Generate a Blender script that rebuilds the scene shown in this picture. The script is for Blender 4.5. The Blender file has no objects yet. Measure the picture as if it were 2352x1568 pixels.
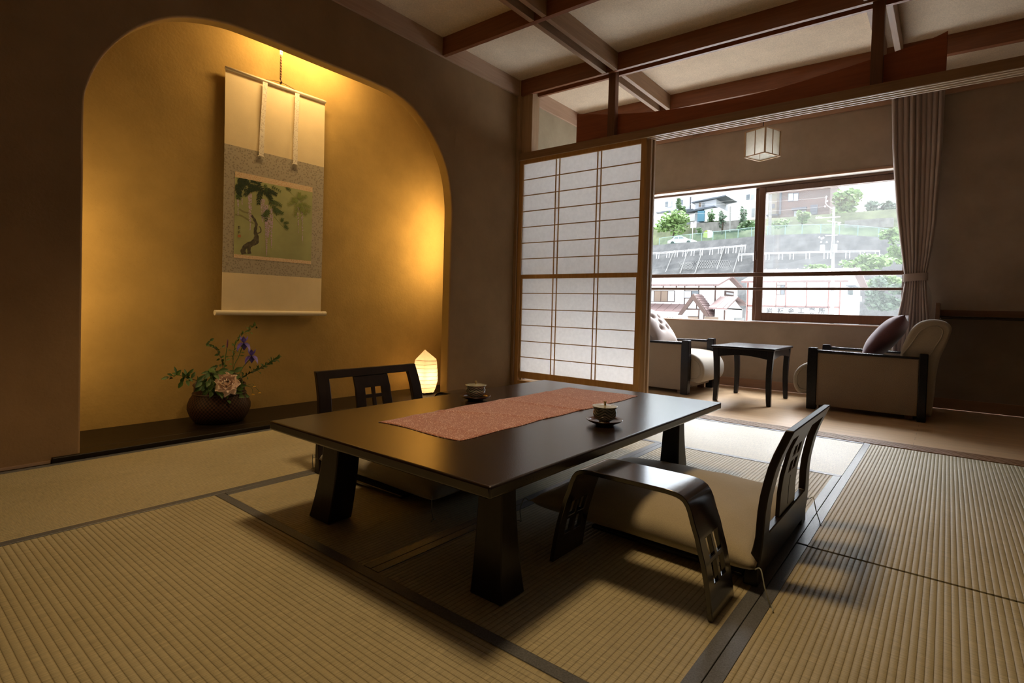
import bpy, bmesh, math, random
from mathutils import Vector, Matrix
random.seed(7)
SC = bpy.context.scene
COL = SC.collection
PI = math.pi

# ------------------------------------------------------------------ camera
R3 = ((0.7889812642, -0.6135009131, -0.0335439154),
      (0.6137917532, 0.7894654063, -0.0020139033),
      (0.0277172924, -0.0190000467, 0.9994352155))      # columns: right, forward, up
CAM = Vector((3.069374, 0.041582, 0.734957))
FPX, OX, OY = 1244.2677, 34.141, -54.005

def ray(px, py):
    a, b = (px - 1176 - OX) / FPX, -(py - 784 - OY) / FPX
    return Vector([R3[i][0] * a + R3[i][1] + R3[i][2] * b for i in range(3)])
def at(px, py, Y):
    d = ray(px, py); return CAM + d * ((Y - CAM.y) / d.y)
def onx(px, py, X):
    d = ray(px, py); return CAM + d * ((X - CAM.x) / d.x)

cd = bpy.data.cameras.new('camera'); cam = bpy.data.objects.new('camera', cd); COL.objects.link(cam)
m = Matrix.Identity(4)
for i in range(3):
    m[i][0] = R3[i][0]; m[i][1] = R3[i][2]; m[i][2] = -R3[i][1]; m[i][3] = CAM[i]
cam.matrix_world = m
cd.sensor_width = 36; cd.sensor_fit = 'HORIZONTAL'; cd.lens = FPX / 2352 * 36
cd.shift_x = -OX / 2352; cd.shift_y = OY / 2352
cd.clip_start = 0.05; cd.clip_end = 600
SC.camera = cam

# ------------------------------------------------------------------ materials
def new_mat(name):
    M = bpy.data.materials.new(name); M.use_nodes = True
    nt = M.node_tree; b = nt.nodes['Principled BSDF']
    return M, nt, b
def N(nt, typ, **kw):
    n = nt.nodes.new(typ)
    for k, v in kw.items():
        if k in n.inputs: n.inputs[k].default_value = v
        else: setattr(n, k, v)
    return n
def mapping(nt, scale=(1, 1, 1), coord='Object', rot=(0, 0, 0)):
    tc = N(nt, 'ShaderNodeTexCoord'); mp = N(nt, 'ShaderNodeMapping')
    mp.inputs['Scale'].default_value = scale; mp.inputs['Rotation'].default_value = rot
    nt.links.new(tc.outputs[coord], mp.inputs['Vector']); return mp
def ramp(nt, src, stops):
    r = N(nt, 'ShaderNodeValToRGB'); e = r.color_ramp.elements
    while len(e) < len(stops): e.new(0.5)
    for i, (p, c) in enumerate(stops):
        e[i].position = p; e[i].color = (*c, 1)
    nt.links.new(src, r.inputs['Fac']); return r
def shade(c, k): return tuple(min(1, x * k) for x in c)
def pm(name, col, rough=.6, spec=.5, noise=None, amt=.12, bump=None, bdist=.002, metal=0, coat=0, stretch=(1, 1, 1), detail=4, sheen=0, trans=0):
    """plain procedural material: colour broken up by noise, optional bump"""
    M, nt, b = new_mat(name)
    b.inputs['Roughness'].default_value = rough; b.inputs['Metallic'].default_value = metal
    b.inputs['Specular IOR Level'].default_value = spec
    b.inputs['Base Color'].default_value = (*col, 1)
    if coat: b.inputs['Coat Weight'].default_value = coat; b.inputs['Coat Roughness'].default_value = .15
    if sheen: b.inputs['Sheen Weight'].default_value = sheen
    if trans: b.inputs['Transmission Weight'].default_value = trans
    mp = mapping(nt, stretch)
    if noise:
        n = N(nt, 'ShaderNodeTexNoise', Scale=noise, Detail=detail)
        nt.links.new(mp.outputs[0], n.inputs['Vector'])
        r = ramp(nt, n.outputs['Fac'], [(.3, shade(col, 1 - amt)), (.7, shade(col, 1 + amt))])
        nt.links.new(r.outputs[0], b.inputs['Base Color'])
    if bump:
        n2 = N(nt, 'ShaderNodeTexNoise', Scale=bump, Detail=3)
        nt.links.new(mp.outputs[0], n2.inputs['Vector'])
        bp = N(nt, 'ShaderNodeBump', Strength=.6, Distance=bdist)
        nt.links.new(n2.outputs['Fac'], bp.inputs['Height']); nt.links.new(bp.outputs[0], b.inputs['Normal'])
    return M
def wood(name, c1, c2, rough=.45, axis='X', scale=14, coat=0, spec=.5):
    """grain running along the axis"""
    M, nt, b = new_mat(name)
    s = {'X': (.06, 1, 1), 'Y': (1, .06, 1), 'Z': (1, 1, .06)}[axis]
    mp = mapping(nt, s)
    n = N(nt, 'ShaderNodeTexNoise', Scale=scale * 4, Detail=6, Distortion=.6)
    nt.links.new(mp.outputs[0], n.inputs['Vector'])
    r = ramp(nt, n.outputs['Fac'], [(.3, c1), (.72, c2)])
    nt.links.new(r.outputs[0], b.inputs['Base Color'])
    bp = N(nt, 'ShaderNodeBump', Strength=.15, Distance=.001)
    nt.links.new(n.outputs['Fac'], bp.inputs['Height']); nt.links.new(bp.outputs[0], b.inputs['Normal'])
    b.inputs['Roughness'].default_value = rough; b.inputs['Specular IOR Level'].default_value = spec
    if coat: b.inputs['Coat Weight'].default_value = coat; b.inputs['Coat Roughness'].default_value = .12
    return M
def plaster(name, col, speck=True, bumpd=.0022):
    M, nt, b = new_mat(name)
    mp = mapping(nt)
    n = N(nt, 'ShaderNodeTexNoise', Scale=3.2, Detail=7, Roughness=.62)
    nt.links.new(mp.outputs[0], n.inputs['Vector'])
    r = ramp(nt, n.outputs['Fac'], [(.3, shade(col, .86)), (.7, shade(col, 1.1))])
    out = r.outputs[0]
    if speck:      # straw flecks in the clay
        mp2 = mapping(nt, (60, 24, 60), rot=(.5, .3, .6))
        v = N(nt, 'ShaderNodeTexVoronoi', Scale=1.0); nt.links.new(mp2.outputs[0], v.inputs['Vector'])
        r2 = ramp(nt, v.outputs['Distance'], [(.05, (.62, .56, .5)), (.11, (1, 1, 1))])
        mx = N(nt, 'ShaderNodeMixRGB', blend_type='MULTIPLY', Fac=.35)
        nt.links.new(out, mx.inputs[1]); nt.links.new(r2.outputs[0], mx.inputs[2]); out = mx.outputs[0]
    nt.links.new(out, b.inputs['Base Color'])
    n2 = N(nt, 'ShaderNodeTexNoise', Scale=70, Detail=6); nt.links.new(mp.outputs[0], n2.inputs['Vector'])
    n3 = N(nt, 'ShaderNodeTexNoise', Scale=9, Detail=3); nt.links.new(mp.outputs[0], n3.inputs['Vector'])
    ad = N(nt, 'ShaderNodeMath', operation='MULTIPLY_ADD'); ad.inputs[1].default_value = 2.2
    nt.links.new(n3.outputs['Fac'], ad.inputs[0]); nt.links.new(n2.outputs['Fac'], ad.inputs[2])
    bp = N(nt, 'ShaderNodeBump', Strength=.55, Distance=bumpd)
    nt.links.new(ad.outputs[0], bp.inputs['Height']); nt.links.new(bp.outputs[0], b.inputs['Normal'])
    b.inputs['Roughness'].default_value = .93; b.inputs['Specular IOR Level'].default_value = .15
    return M
def tatami_mat_material(name, along, fine=False):
    """rush weave: ribs along one axis, rush strands across them"""
    M, nt, b = new_mat(name)
    tc = N(nt, 'ShaderNodeTexCoord'); sp = N(nt, 'ShaderNodeSeparateXYZ')
    nt.links.new(tc.outputs['Object'], sp.inputs[0])
    c = sp.outputs['Y' if along == 'X' else 'X']; a = sp.outputs['X' if along == 'X' else 'Y']
    per = .0152 if not fine else .006
    mu = N(nt, 'ShaderNodeMath', operation='MULTIPLY'); mu.inputs[1].default_value = PI / per
    nt.links.new(c, mu.inputs[0])
    sn = N(nt, 'ShaderNodeMath', operation='SINE'); nt.links.new(mu.outputs[0], sn.inputs[0])
    ab = N(nt, 'ShaderNodeMath', operation='ABSOLUTE'); nt.links.new(sn.outputs[0], ab.inputs[0])
    pw = N(nt, 'ShaderNodeMath', operation='POWER'); pw.inputs[1].default_value = .55
    nt.links.new(ab.outputs[0], pw.inputs[0])
    st = (420, 22, 1) if along == 'X' else (22, 420, 1)      # strands run across the ribs
    mp = mapping(nt, st)
    n = N(nt, 'ShaderNodeTexNoise', Scale=1.0, Detail=3); nt.links.new(mp.outputs[0], n.inputs['Vector'])
    g = (.49, .45, .31); y = (.60, .545, .36)
    r = ramp(nt, n.outputs['Fac'], [(.28, shade(g, .74)), (.72, y)])
    r2 = ramp(nt, pw.outputs[0], [(.12, (.50, .44, .36)), (.62, (1, 1, 1))])
    mx = N(nt, 'ShaderNodeMixRGB', blend_type='MULTIPLY', Fac=.62 if not fine else .3)
    nt.links.new(r.outputs[0], mx.inputs[1]); nt.links.new(r2.outputs[0], mx.inputs[2])
    n4 = N(nt, 'ShaderNodeTexNoise', Scale=2.5, Detail=4); nt.links.new(tc.outputs['Object'], n4.inputs['Vector'])
    r4 = ramp(nt, n4.outputs['Fac'], [(.3, (.88, .86, .80)), (.7, (1, 1, 1))])
    m2 = N(nt, 'ShaderNodeMixRGB', blend_type='MULTIPLY', Fac=1); nt.links.new(mx.outputs[0], m2.inputs[1]); nt.links.new(r4.outputs[0], m2.inputs[2])
    nt.links.new(m2.outputs[0], b.inputs['Base Color'])
    ad = N(nt, 'ShaderNodeMath', operation='MULTIPLY_ADD'); ad.inputs[1].default_value = .12
    nt.links.new(n.outputs['Fac'], ad.inputs[0]); nt.links.new(pw.outputs[0], ad.inputs[2])
    bp = N(nt, 'ShaderNodeBump', Strength=.75 if not fine else .3, Distance=.0030 if not fine else .0010)
    nt.links.new(ad.outputs[0], bp.inputs['Height']); nt.links.new(bp.outputs[0], b.inputs['Normal'])
    b.inputs['Roughness'].default_value = .5 if not fine else .42; b.inputs['Specular IOR Level'].default_value = .32 if not fine else .5
    return M
def woven(name, col, scale=500, rough=.8, amt=.25, sheen=.2, bd=.0008, spec=.3):
    M, nt, b = new_mat(name)
    mp = mapping(nt)
    c = N(nt, 'ShaderNodeTexNoise', Scale=scale, Detail=2); nt.links.new(mp.outputs[0], c.inputs['Vector'])
    c2 = N(nt, 'ShaderNodeTexNoise', Scale=6, Detail=3); nt.links.new(mp.outputs[0], c2.inputs['Vector'])
    r = ramp(nt, c.outputs['Fac'], [(.3, shade(col, 1 - amt)), (.7, shade(col, 1 + amt))])
    r2 = ramp(nt, c2.outputs['Fac'], [(.3, (.9, .9, .9)), (.7, (1, 1, 1))])
    mx = N(nt, 'ShaderNodeMixRGB', blend_type='MULTIPLY', Fac=1)
    nt.links.new(r.outputs[0], mx.inputs[1]); nt.links.new(r2.outputs[0], mx.inputs[2])
    nt.links.new(mx.outputs[0], b.inputs['Base Color'])
    bp = N(nt, 'ShaderNodeBump', Strength=.5, Distance=bd); nt.links.new(c.outputs['Fac'], bp.inputs['Height'])
    nt.links.new(bp.outputs[0], b.inputs['Normal'])
    b.inputs['Roughness'].default_value = rough; b.inputs['Sheen Weight'].default_value = sheen; b.inputs['Specular IOR Level'].default_value = spec
    return M
def paper(name, col, tr=.55, fibre=True):
    """washi: part diffuse, part translucent"""
    M = bpy.data.materials.new(name); M.use_nodes = True; nt = M.node_tree; nt.nodes.clear()
    o = N(nt, 'ShaderNodeOutputMaterial'); d = N(nt, 'ShaderNodeBsdfDiffuse'); t = N(nt, 'ShaderNodeBsdfTranslucent'); mx = N(nt, 'ShaderNodeMixShader', Fac=tr)
    mp = mapping(nt); n = N(nt, 'ShaderNodeTexNoise', Scale=40, Detail=5); nt.links.new(mp.outputs[0], n.inputs['Vector'])
    r = ramp(nt, n.outputs['Fac'], [(.3, shade(col, .93 if fibre else .99)), (.7, col)])
    for s in (d, t): nt.links.new(r.outputs[0], s.inputs['Color'])
    nt.links.new(d.outputs[0], mx.inputs[1]); nt.links.new(t.outputs[0], mx.inputs[2]); nt.links.new(mx.outputs[0], o.inputs[0])
    return M
def glass(name, haze, col=(.9, .93, .95), gloss=.06):
    """window pane: clear, with a film of dust that scatters light"""
    M = bpy.data.materials.new(name); M.use_nodes = True; nt = M.node_tree; nt.nodes.clear()
    o = N(nt, 'ShaderNodeOutputMaterial'); t = N(nt, 'ShaderNodeBsdfTransparent'); g = N(nt, 'ShaderNodeBsdfGlossy', Roughness=.02)
    tl = N(nt, 'ShaderNodeBsdfTranslucent'); tl.inputs['Color'].default_value = (*col, 1)
    m1 = N(nt, 'ShaderNodeMixShader', Fac=haze); m2 = N(nt, 'ShaderNodeMixShader', Fac=gloss)
    nt.links.new(t.outputs[0], m1.inputs[1]); nt.links.new(tl.outputs[0], m1.inputs[2])
    nt.links.new(m1.outputs[0], m2.inputs[1]); nt.links.new(g.outputs[0], m2.inputs[2]); nt.links.new(m2.outputs[0], o.inputs[0])
    if haze > .01 and name == 'dusty_pane':
        mp = mapping(nt); n = N(nt, 'ShaderNodeTexNoise', Scale=2.2, Detail=3); nt.links.new(mp.outputs[0], n.inputs['Vector'])
        mr = N(nt, 'ShaderNodeMapRange'); mr.inputs[3].default_value = haze * .7; mr.inputs[4].default_value = haze * 1.3
        nt.links.new(n.outputs['Fac'], mr.inputs[0]); nt.links.new(mr.outputs[0], m1.inputs['Fac'])
    return M
def emit(name, col, s):
    M = bpy.data.materials.new(name); M.use_nodes = True; nt = M.node_tree; nt.nodes.clear()
    o = N(nt, 'ShaderNodeOutputMaterial'); e = N(nt, 'ShaderNodeEmission', Strength=s); e.inputs[0].default_value = (*col, 1)
    nt.links.new(e.outputs[0], o.inputs[0]); return M

CLAY = (.33, .215, .115)
MT = dict(
    clay=plaster('clay_plaster', CLAY), clay_lit=plaster('lamplit_clay_plaster', (.39, .26, .09)),  # second tone: the same clay with golden lamp light put into its colour
    taupe=plaster('window_wall_plaster', (.41, .325, .25), False, .0008), plain=plaster('back_plaster', (.26, .20, .13), False), plainv=plaster('veranda_plaster', (.42, .36, .25), False),
    tatx=tatami_mat_material('tatami_rush_x', 'X'), taty=tatami_mat_material('tatami_rush_y', 'Y'), tatf=tatami_mat_material('tatami_rush_fine', 'X', True),
    heri=woven('mat_border_cloth', (.13, .14, .155), 260, .36, .3, 0, .0006, .5),
    lacquer=None,
    alcfloor=wood('alcove_board', (.008, .005, .003), (.014, .009, .005), .42, 'Y', 8, 0, .25),
    oak=None,
    kamoi=wood('pale_cedar', (.26, .15, .075), (.34, .20, .105), .5, 'X'),
    hinoki=wood('shoji_wood', (.48, .27, .10), (.60, .36, .145), .5, 'Z'),
    hinokix=wood('shoji_bar_wood', (.50, .29, .11), (.62, .38, .155), .5, 'X'),
    beam=wood('brown_beam', (.20, .068, .024), (.28, .10, .038), .45, 'X'),
    beamy=wood('brown_beam_long_lit', (.26, .155, .085), (.36, .215, .12), .5, 'Y'),  # lighter than the cross beams: window light on the undersides put into the colour
    board=wood('red_brown_board', (.30, .075, .022), (.40, .105, .032), .5, 'X'),
    postw=wood('brown_post', (.14, .055, .024), (.20, .08, .036), .5, 'Z'),
    corner=wood('corner_post', (.40, .26, .14), (.50, .33, .19), .55, 'Z'),
    trim=wood('wall_trim', (.42, .28, .19), (.50, .34, .24), .55, 'Y'),
    trimx=wood('wall_trim_x', (.38, .22, .14), (.45, .27, .17), .5, 'X'),
    ceil=woven('ceiling_cloth', (.76, .64, .49), 160, .9, .12, 0, .0006, .1),
    frame=wood('window_frame_wood', (.10, .045, .022), (.15, .07, .035), .4, 'X'),
    frame2=wood('window_sash_wood', (.11, .052, .03), (.15, .075, .042), .4, 'Z'),
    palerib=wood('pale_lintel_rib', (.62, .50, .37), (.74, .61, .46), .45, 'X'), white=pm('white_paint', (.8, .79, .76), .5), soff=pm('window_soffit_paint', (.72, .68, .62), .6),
    black=None, paper=paper('shoji_paper', (.96, .95, .94), .72), lampp=paper('lantern_paper', (.95, .90, .80), .68),
    pendp=paper('pendant_paper', (.96, .95, .90), .62),
    glassclear=glass('clear_pane', .03), glasshaze=glass('dusty_pane', .013),
    cushion=woven('cushion_cloth', (.42, .375, .27), 420, .75, .10, .25), cushionl=woven('cushion_cloth_pale', (.36, .34, .27), 420, .75, .10, .25),
    tweed=woven('chair_tweed', (.29, .225, .165), 330, .85, .32, .2), linen=woven('chair_linen', (.37, .32, .255), 420, .8, .12, .25),
    curtain=woven('curtain_cloth', (.40, .315, .275), 600, .75, .08, .35), lining=woven('curtain_lining', (.6, .56, .5), 600, .8, .06, .1),
    purple=woven('purple_cloth', (.13, .055, .075), 300, .7, .12, .4), lav=woven('lavender_cloth', (.42, .34, .31), 420, .75, .1, .4),
    gold=pm('gold_thread', (.6, .36, .1), .4, metal=.4), tassel=pm('tassel_thread', (.09, .03, .03), .7),
    cord=pm('cord_thread', (.36, .38, .33), .8),
    ivory=pm('ivory', (.74, .66, .5), .35), silk=woven('scroll_silk', (.80, .66, .42), 500, .6, .05, .1, .0003),
    chrome=pm('chrome', (.6, .6, .6), .2, metal=1), counter=pm('dark_counter', (.02, .012, .008), .18, coat=.5),
    darkwood=wood('counter_wood', (.16, .08, .04), (.22, .115, .06), .5, 'X'),
    rush=None, leaf=pm('leaf', (.045, .10, .018), .5, noise=30, amt=.3), leaf2=pm('leaf_yellow_green', (.10, .17, .03), .5, noise=30, amt=.3),
    stem=pm('stem', (.06, .12, .025), .5), twig=pm('twig', (.09, .06, .03), .7), irisp=pm('iris_petal', (.10, .07, .42), .5, noise=60, amt=.4),
    irisy=pm('iris_throat', (.7, .5, .06), .5), peony=pm('peony_petal', (.95, .73, .63), .5, noise=14, amt=.14, sheen=.2), peonyc=pm('peony_heart', (.9, .78, .55), .5),
    yellow=pm('yellow_petal', (.75, .45, .04), .5), bud=pm('iris_bud', (.12, .03, .09), .5),
)
def lacquer(name, col, rough, bump, bd, coat=0):
    M = pm(name, col, rough, .65, noise=120, amt=.3, bump=bump, bdist=bd, coat=coat); M.node_tree.nodes['Principled BSDF'].inputs['Coat Roughness'].default_value = .22; return M
MT['lacquer'] = lacquer('dark_lacquer', (.014, .008, .005), .22, 380, .0004, .5)
MT['black'] = wood('black_stained_wood', (.010, .007, .006), (.022, .015, .012), .17, 'X', 10, .8, .8)
MT['blackz'] = wood('black_stained_wood_upright', (.009, .006, .005), (.018, .012, .010), .30, 'Z', 10, 0, .35)
MT['blue_black'] = lacquer('blue_black_lacquer', (.010, .009, .012), .24, None, 0); MT['blue_black'].node_tree.nodes['Principled BSDF'].inputs['Specular IOR Level'].default_value = .25

def oak_floor():
    M, nt, b = new_mat('oak_boards')
    mp = mapping(nt)
    br = N(nt, 'ShaderNodeTexBrick', Scale=1.0); br.offset = .37
    br.inputs['Color1'].default_value = (.66, .45, .26, 1); br.inputs['Color2'].default_value = (.72, .51, .31, 1); br.inputs['Mortar'].default_value = (.30, .18, .095, 1)
    br.inputs['Mortar Size'].default_value = .0012; br.inputs['Brick Width'].default_value = 1.8; br.inputs['Row Height'].default_value = .085; br.inputs['Mortar Smooth'].default_value = .4
    nt.links.new(mp.outputs[0], br.inputs['Vector'])
    mp2 = mapping(nt, (1.2, 22, 1)); n = N(nt, 'ShaderNodeTexNoise', Scale=2.4, Detail=6, Distortion=.4); nt.links.new(mp2.outputs[0], n.inputs['Vector'])
    r = ramp(nt, n.outputs['Fac'], [(.3, (.84, .82, .8)), (.7, (1, 1, 1))])
    mx = N(nt, 'ShaderNodeMixRGB', blend_type='MULTIPLY', Fac=1); nt.links.new(br.outputs[0], mx.inputs[1]); nt.links.new(r.outputs[0], mx.inputs[2])
    nt.links.new(mx.outputs[0], b.inputs['Base Color']); b.inputs['Roughness'].default_value = .30; b.inputs['Specular IOR Level'].default_value = .6
    return M
MT['oak'] = oak_floor()
def basket_mat():
    M, nt, b = new_mat('woven_bamboo')
    tc = N(nt, 'ShaderNodeTexCoord'); mp = N(nt, 'ShaderNodeMapping'); mp.inputs['Scale'].default_value = (96, 60, 1)
    nt.links.new(tc.outputs['UV'], mp.inputs[0])
    ck = N(nt, 'ShaderNodeTexChecker', Scale=1.0); nt.links.new(mp.outputs[0], ck.inputs[0])
    w = N(nt, 'ShaderNodeTexNoise', Scale=2.0); nt.links.new(mp.outputs[0], w.inputs['Vector'])
    r = ramp(nt, ck.outputs['Fac'], [(.0, (.014, .006, .003)), (1, (.052, .022, .010))])
    nt.links.new(r.outputs[0], b.inputs['Base Color'])
    bp = N(nt, 'ShaderNodeBump', Strength=.9, Distance=.004); nt.links.new(ck.outputs['Fac'], bp.inputs['Height']); nt.links.new(bp.outputs[0], b.inputs['Normal'])
    b.inputs['Roughness'].default_value = .6; b.inputs['Specular IOR Level'].default_value = .2; return M
MT['rush'] = basket_mat()
def runner_mat():
    M, nt, b = new_mat('runner_print')
    mp = mapping(nt); v = N(nt, 'ShaderNodeTexVoronoi', Scale=150); nt.links.new(mp.outputs[0], v.inputs['Vector'])
    n = N(nt, 'ShaderNodeTexNoise', Scale=45, Detail=2); nt.links.new(mp.outputs[0], n.inputs['Vector'])
    ad = N(nt, 'ShaderNodeMath', operation='MULTIPLY_ADD'); ad.inputs[1].default_value = .45; nt.links.new(n.outputs['Fac'], ad.inputs[0]); nt.links.new(v.outputs['Distance'], ad.inputs[2])
    r = ramp(nt, ad.outputs[0], [(.50, (.78, .58, .52)), (.62, (.38, .135, .085))])
    nt.links.new(r.outputs[0], b.inputs['Base Color']); b.inputs['Roughness'].default_value = .7; b.inputs['Sheen Weight'].default_value = .5
    n2 = N(nt, 'ShaderNodeTexNoise', Scale=500); nt.links.new(mp.outputs[0], n2.inputs['Vector'])
    bp = N(nt, 'ShaderNodeBump', Strength=.4, Distance=.0006); nt.links.new(n2.outputs['Fac'], bp.inputs['Height']); nt.links.new(bp.outputs[0], b.inputs['Normal'])
    return M
MT['runner'] = runner_mat()
def cup_mat():
    """celadon with a blue-green chevron brushed round it (uv: u round, v up)"""
    M, nt, b = new_mat('celadon_chevron')
    tc = N(nt, 'ShaderNodeTexCoord'); sp = N(nt, 'ShaderNodeSeparateXYZ'); nt.links.new(tc.outputs['UV'], sp.inputs[0])
    u = N(nt, 'ShaderNodeMath', operation='MULTIPLY'); u.inputs[1].default_value = 5; nt.links.new(sp.outputs['X'], u.inputs[0])
    pp = N(nt, 'ShaderNodeMath', operation='PINGPONG'); pp.inputs[1].default_value = .5; nt.links.new(u.outputs[0], pp.inputs[0])
    k = N(nt, 'ShaderNodeMath', operation='MULTIPLY'); k.inputs[1].default_value = 3.0; nt.links.new(pp.outputs[0], k.inputs[0])
    vv = N(nt, 'ShaderNodeMath', operation='MULTIPLY_ADD'); vv.inputs[1].default_value = 15; nt.links.new(sp.outputs['Y'], vv.inputs[0]); nt.links.new(k.outputs[0], vv.inputs[2])
    p2 = N(nt, 'ShaderNodeMath', operation='PINGPONG'); p2.inputs[1].default_value = .5; nt.links.new(vv.outputs[0], p2.inputs[0])
    r = ramp(nt, p2.outputs[0], [(.17, (.06, .10, .10)), (.27, (.38, .41, .36))])
    nt.links.new(r.outputs[0], b.inputs['Base Color']); b.inputs['Roughness'].default_value = .12; b.inputs['Coat Weight'].default_value = .4
    return M
MT['cup'] = cup_mat()
MT['celadon'] = pm('celadon', (.42, .43, .36), .1, noise=25, amt=.12, coat=.4)
MT['saucer'] = pm('saucer_lacquer', (.045, .014, .006), .12, noise=12, amt=.4, coat=.6)

# ------------------------------------------------------------------ mesh helpers
class MB:
    def __init__(s): s.v = []; s.f = []; s.uv = []; s.mi = []; s.cur = 0
    def add(s, pts, faces, uvs=None):
        o = len(s.v); s.v += [tuple(p) for p in pts]
        for k, f in enumerate(faces):
            s.f.append(tuple(i + o for i in f)); s.mi.append(s.cur); s.uv.append(uvs[k] if uvs else None)
        return s
    def box(s, x0, x1, y0, y1, z0, z1):
        p = [(x, y, z) for z in (z0, z1) for y in (y0, y1) for x in (x0, x1)]
        return s.add(p, [(0, 2, 3, 1), (4, 5, 7, 6), (0, 1, 5, 4), (2, 6, 7, 3), (0, 4, 6, 2), (1, 3, 7, 5)])
    def hexa(s, b, t):        # bottom four, top four, ccw from above
        return s.add(list(b) + list(t), [(3, 2, 1, 0), (4, 5, 6, 7)] + [(i, (i + 1) % 4, 4 + (i + 1) % 4, 4 + i) for i in range(4)])
    def loft(s, rings, caps=True, closed=True):
        n = len(rings[0]); fs = []; o = [p for r in rings for p in r]
        for i in range(len(rings) - 1):
            for j in range(n if closed else n - 1):
                k = (j + 1) % n; fs.append((i * n + j, i * n + k, (i + 1) * n + k, (i + 1) * n + j))
        if caps: fs.append(tuple(range(n - 1, -1, -1))); fs.append(tuple((len(rings) - 1) * n + j for j in range(n)))
        return s.add(o, fs)
    def tube(s, pts, r, n=8, caps=True):
        pts = [Vector(p) for p in pts]; rr = r if isinstance(r, (list, tuple)) else [r] * len(pts); rings = []
        up = Vector((.31, .17, .93))
        for i, p in enumerate(pts):
            t = (pts[min(i + 1, len(pts) - 1)] - pts[max(i - 1, 0)]).normalized()
            if abs(t.dot(up)) > .97: up = Vector((1, .2, 0))
            a = t.cross(up).normalized(); b = t.cross(a)
            rings.append([p + (a * math.cos(q) + b * math.sin(q)) * rr[i] for q in [2 * PI * k / n for k in range(n)]])
        return s.loft(rings, caps)
    def lathe(s, prof, n=40, c=(0, 0, 0), wob=None):
        k = len(prof); pts = []; fs = []; uvs = []
        for j in range(n):
            a = 2 * PI * j / n
            for i, (r, z) in enumerate(prof):
                q = r * (wob(a, z) if wob else 1); pts.append((c[0] + q * math.cos(a), c[1] + q * math.sin(a), c[2] + z))
        L = [0]
        for i in range(1, k): L.append(L[-1] + math.hypot(prof[i][0] - prof[i - 1][0], prof[i][1] - prof[i - 1][1]))
        T = L[-1] or 1
        for j in range(n):
            for i in range(k - 1):
                j2 = (j + 1) % n; fs.append((j * k + i, j2 * k + i, j2 * k + i + 1, j * k + i + 1))
                uvs.append([(j / n, L[i] / T), ((j + 1) / n, L[i] / T), ((j + 1) / n, L[i + 1] / T), (j / n, L[i + 1] / T)])
        return s.add(pts, fs, uvs)
    def prism(s, poly, axis, a, b):
        """polygon of 2-D points swept along an axis from a to b"""
        def P(u, v, w): return {'x': (w, u, v), 'y': (u, w, v), 'z': (u, v, w)}[axis]
        n = len(poly)
        return s.add([P(u, v, a) for u, v in poly] + [P(u, v, b) for u, v in poly],
                     [tuple(range(n - 1, -1, -1)), tuple(range(n, 2 * n))] + [(i, (i + 1) % n, n + (i + 1) % n, n + i) for i in range(n)])
    def grid(s, fn, nu, nv, uvmap=True):
        pts = [fn(i / nu, j / nv) for i in range(nu + 1) for j in range(nv + 1)]
        fs = []; uvs = []
        for i in range(nu):
            for j in range(nv):
                a = i * (nv + 1) + j; fs.append((a, a + nv + 1, a + nv + 2, a + 1))
                uvs.append([(i / nu, j / nv), ((i + 1) / nu, j / nv), ((i + 1) / nu, (j + 1) / nv), (i / nu, (j + 1) / nv)])
        return s.add(pts, fs, uvs)
    def plate(s, P, U, V, keep=None):
        """thick plate: P(u, v, side) gives the two faces; cells where keep() is false are holes"""
        nu, nv = len(U) - 1, len(V) - 1; o = len(s.v); pts = []
        for sd in (0, 1):
            for u in U:
                for v in V: pts.append(P(u, v, sd))
        def ix(i, j, sd): return sd * (nu + 1) * (nv + 1) + i * (nv + 1) + j
        K = [[(keep is None or keep((U[i] + U[i + 1]) / 2, (V[j] + V[j + 1]) / 2)) for j in range(nv)] for i in range(nu)]
        fs = []
        for i in range(nu):
            for j in range(nv):
                if not K[i][j]: continue
                fs.append((ix(i, j, 1), ix(i + 1, j, 1), ix(i + 1, j + 1, 1), ix(i, j + 1, 1)))
                fs.append((ix(i, j, 0), ix(i, j + 1, 0), ix(i + 1, j + 1, 0), ix(i + 1, j, 0)))
                for (di, dj, a, b) in ((-1, 0, (i, j), (i, j + 1)), (1, 0, (i + 1, j + 1), (i + 1, j)), (0, -1, (i + 1, j), (i, j)), (0, 1, (i, j + 1), (i + 1, j + 1))):
                    x, y = i + di, j + dj
                    if x < 0 or y < 0 or x >= nu or y >= nv or not K[x][y]:
                        fs.append((ix(*a, 0), ix(*b, 0), ix(*b, 1), ix(*a, 1))[::-1])
        return s.add(pts, fs)
    def build(s, name, mat, parent=None, bevel=0, smooth=False, seg=2, sub=0, loc=None, auto=None):
        me = bpy.data.meshes.new(name); me.from_pydata(s.v, [], s.f)
        mats = mat if isinstance(mat, (list, tuple)) else [mat]
        for q in mats: me.materials.append(q)
        for p, i in zip(me.polygons, s.mi): p.material_index = min(i, len(mats) - 1)
        if any(u for u in s.uv):
            ul = me.uv_layers.new(name='UVMap')
            for p, u in zip(me.polygons, s.uv):
                if u:
                    for li, q in zip(p.loop_indices, u): ul.data[li].uv = q
        bm = bmesh.new(); bm.from_mesh(me); bmesh.ops.remove_doubles(bm, verts=bm.verts, dist=1e-5) if len(s.v) < 60000 else None
        bmesh.ops.recalc_face_normals(bm, faces=bm.faces); bm.to_mesh(me); bm.free()
        o = bpy.data.objects.new(name, me); COL.objects.link(o)
        if parent: o.parent = parent
        if loc: o.location = loc
        if bevel:
            md = o.modifiers.new('bevel', 'BEVEL'); md.width = bevel; md.segments = seg; md.limit_method = 'ANGLE'; md.angle_limit = .6
        if sub:
            md = o.modifiers.new('sub', 'SUBSURF'); md.levels = md.render_levels = sub
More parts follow.
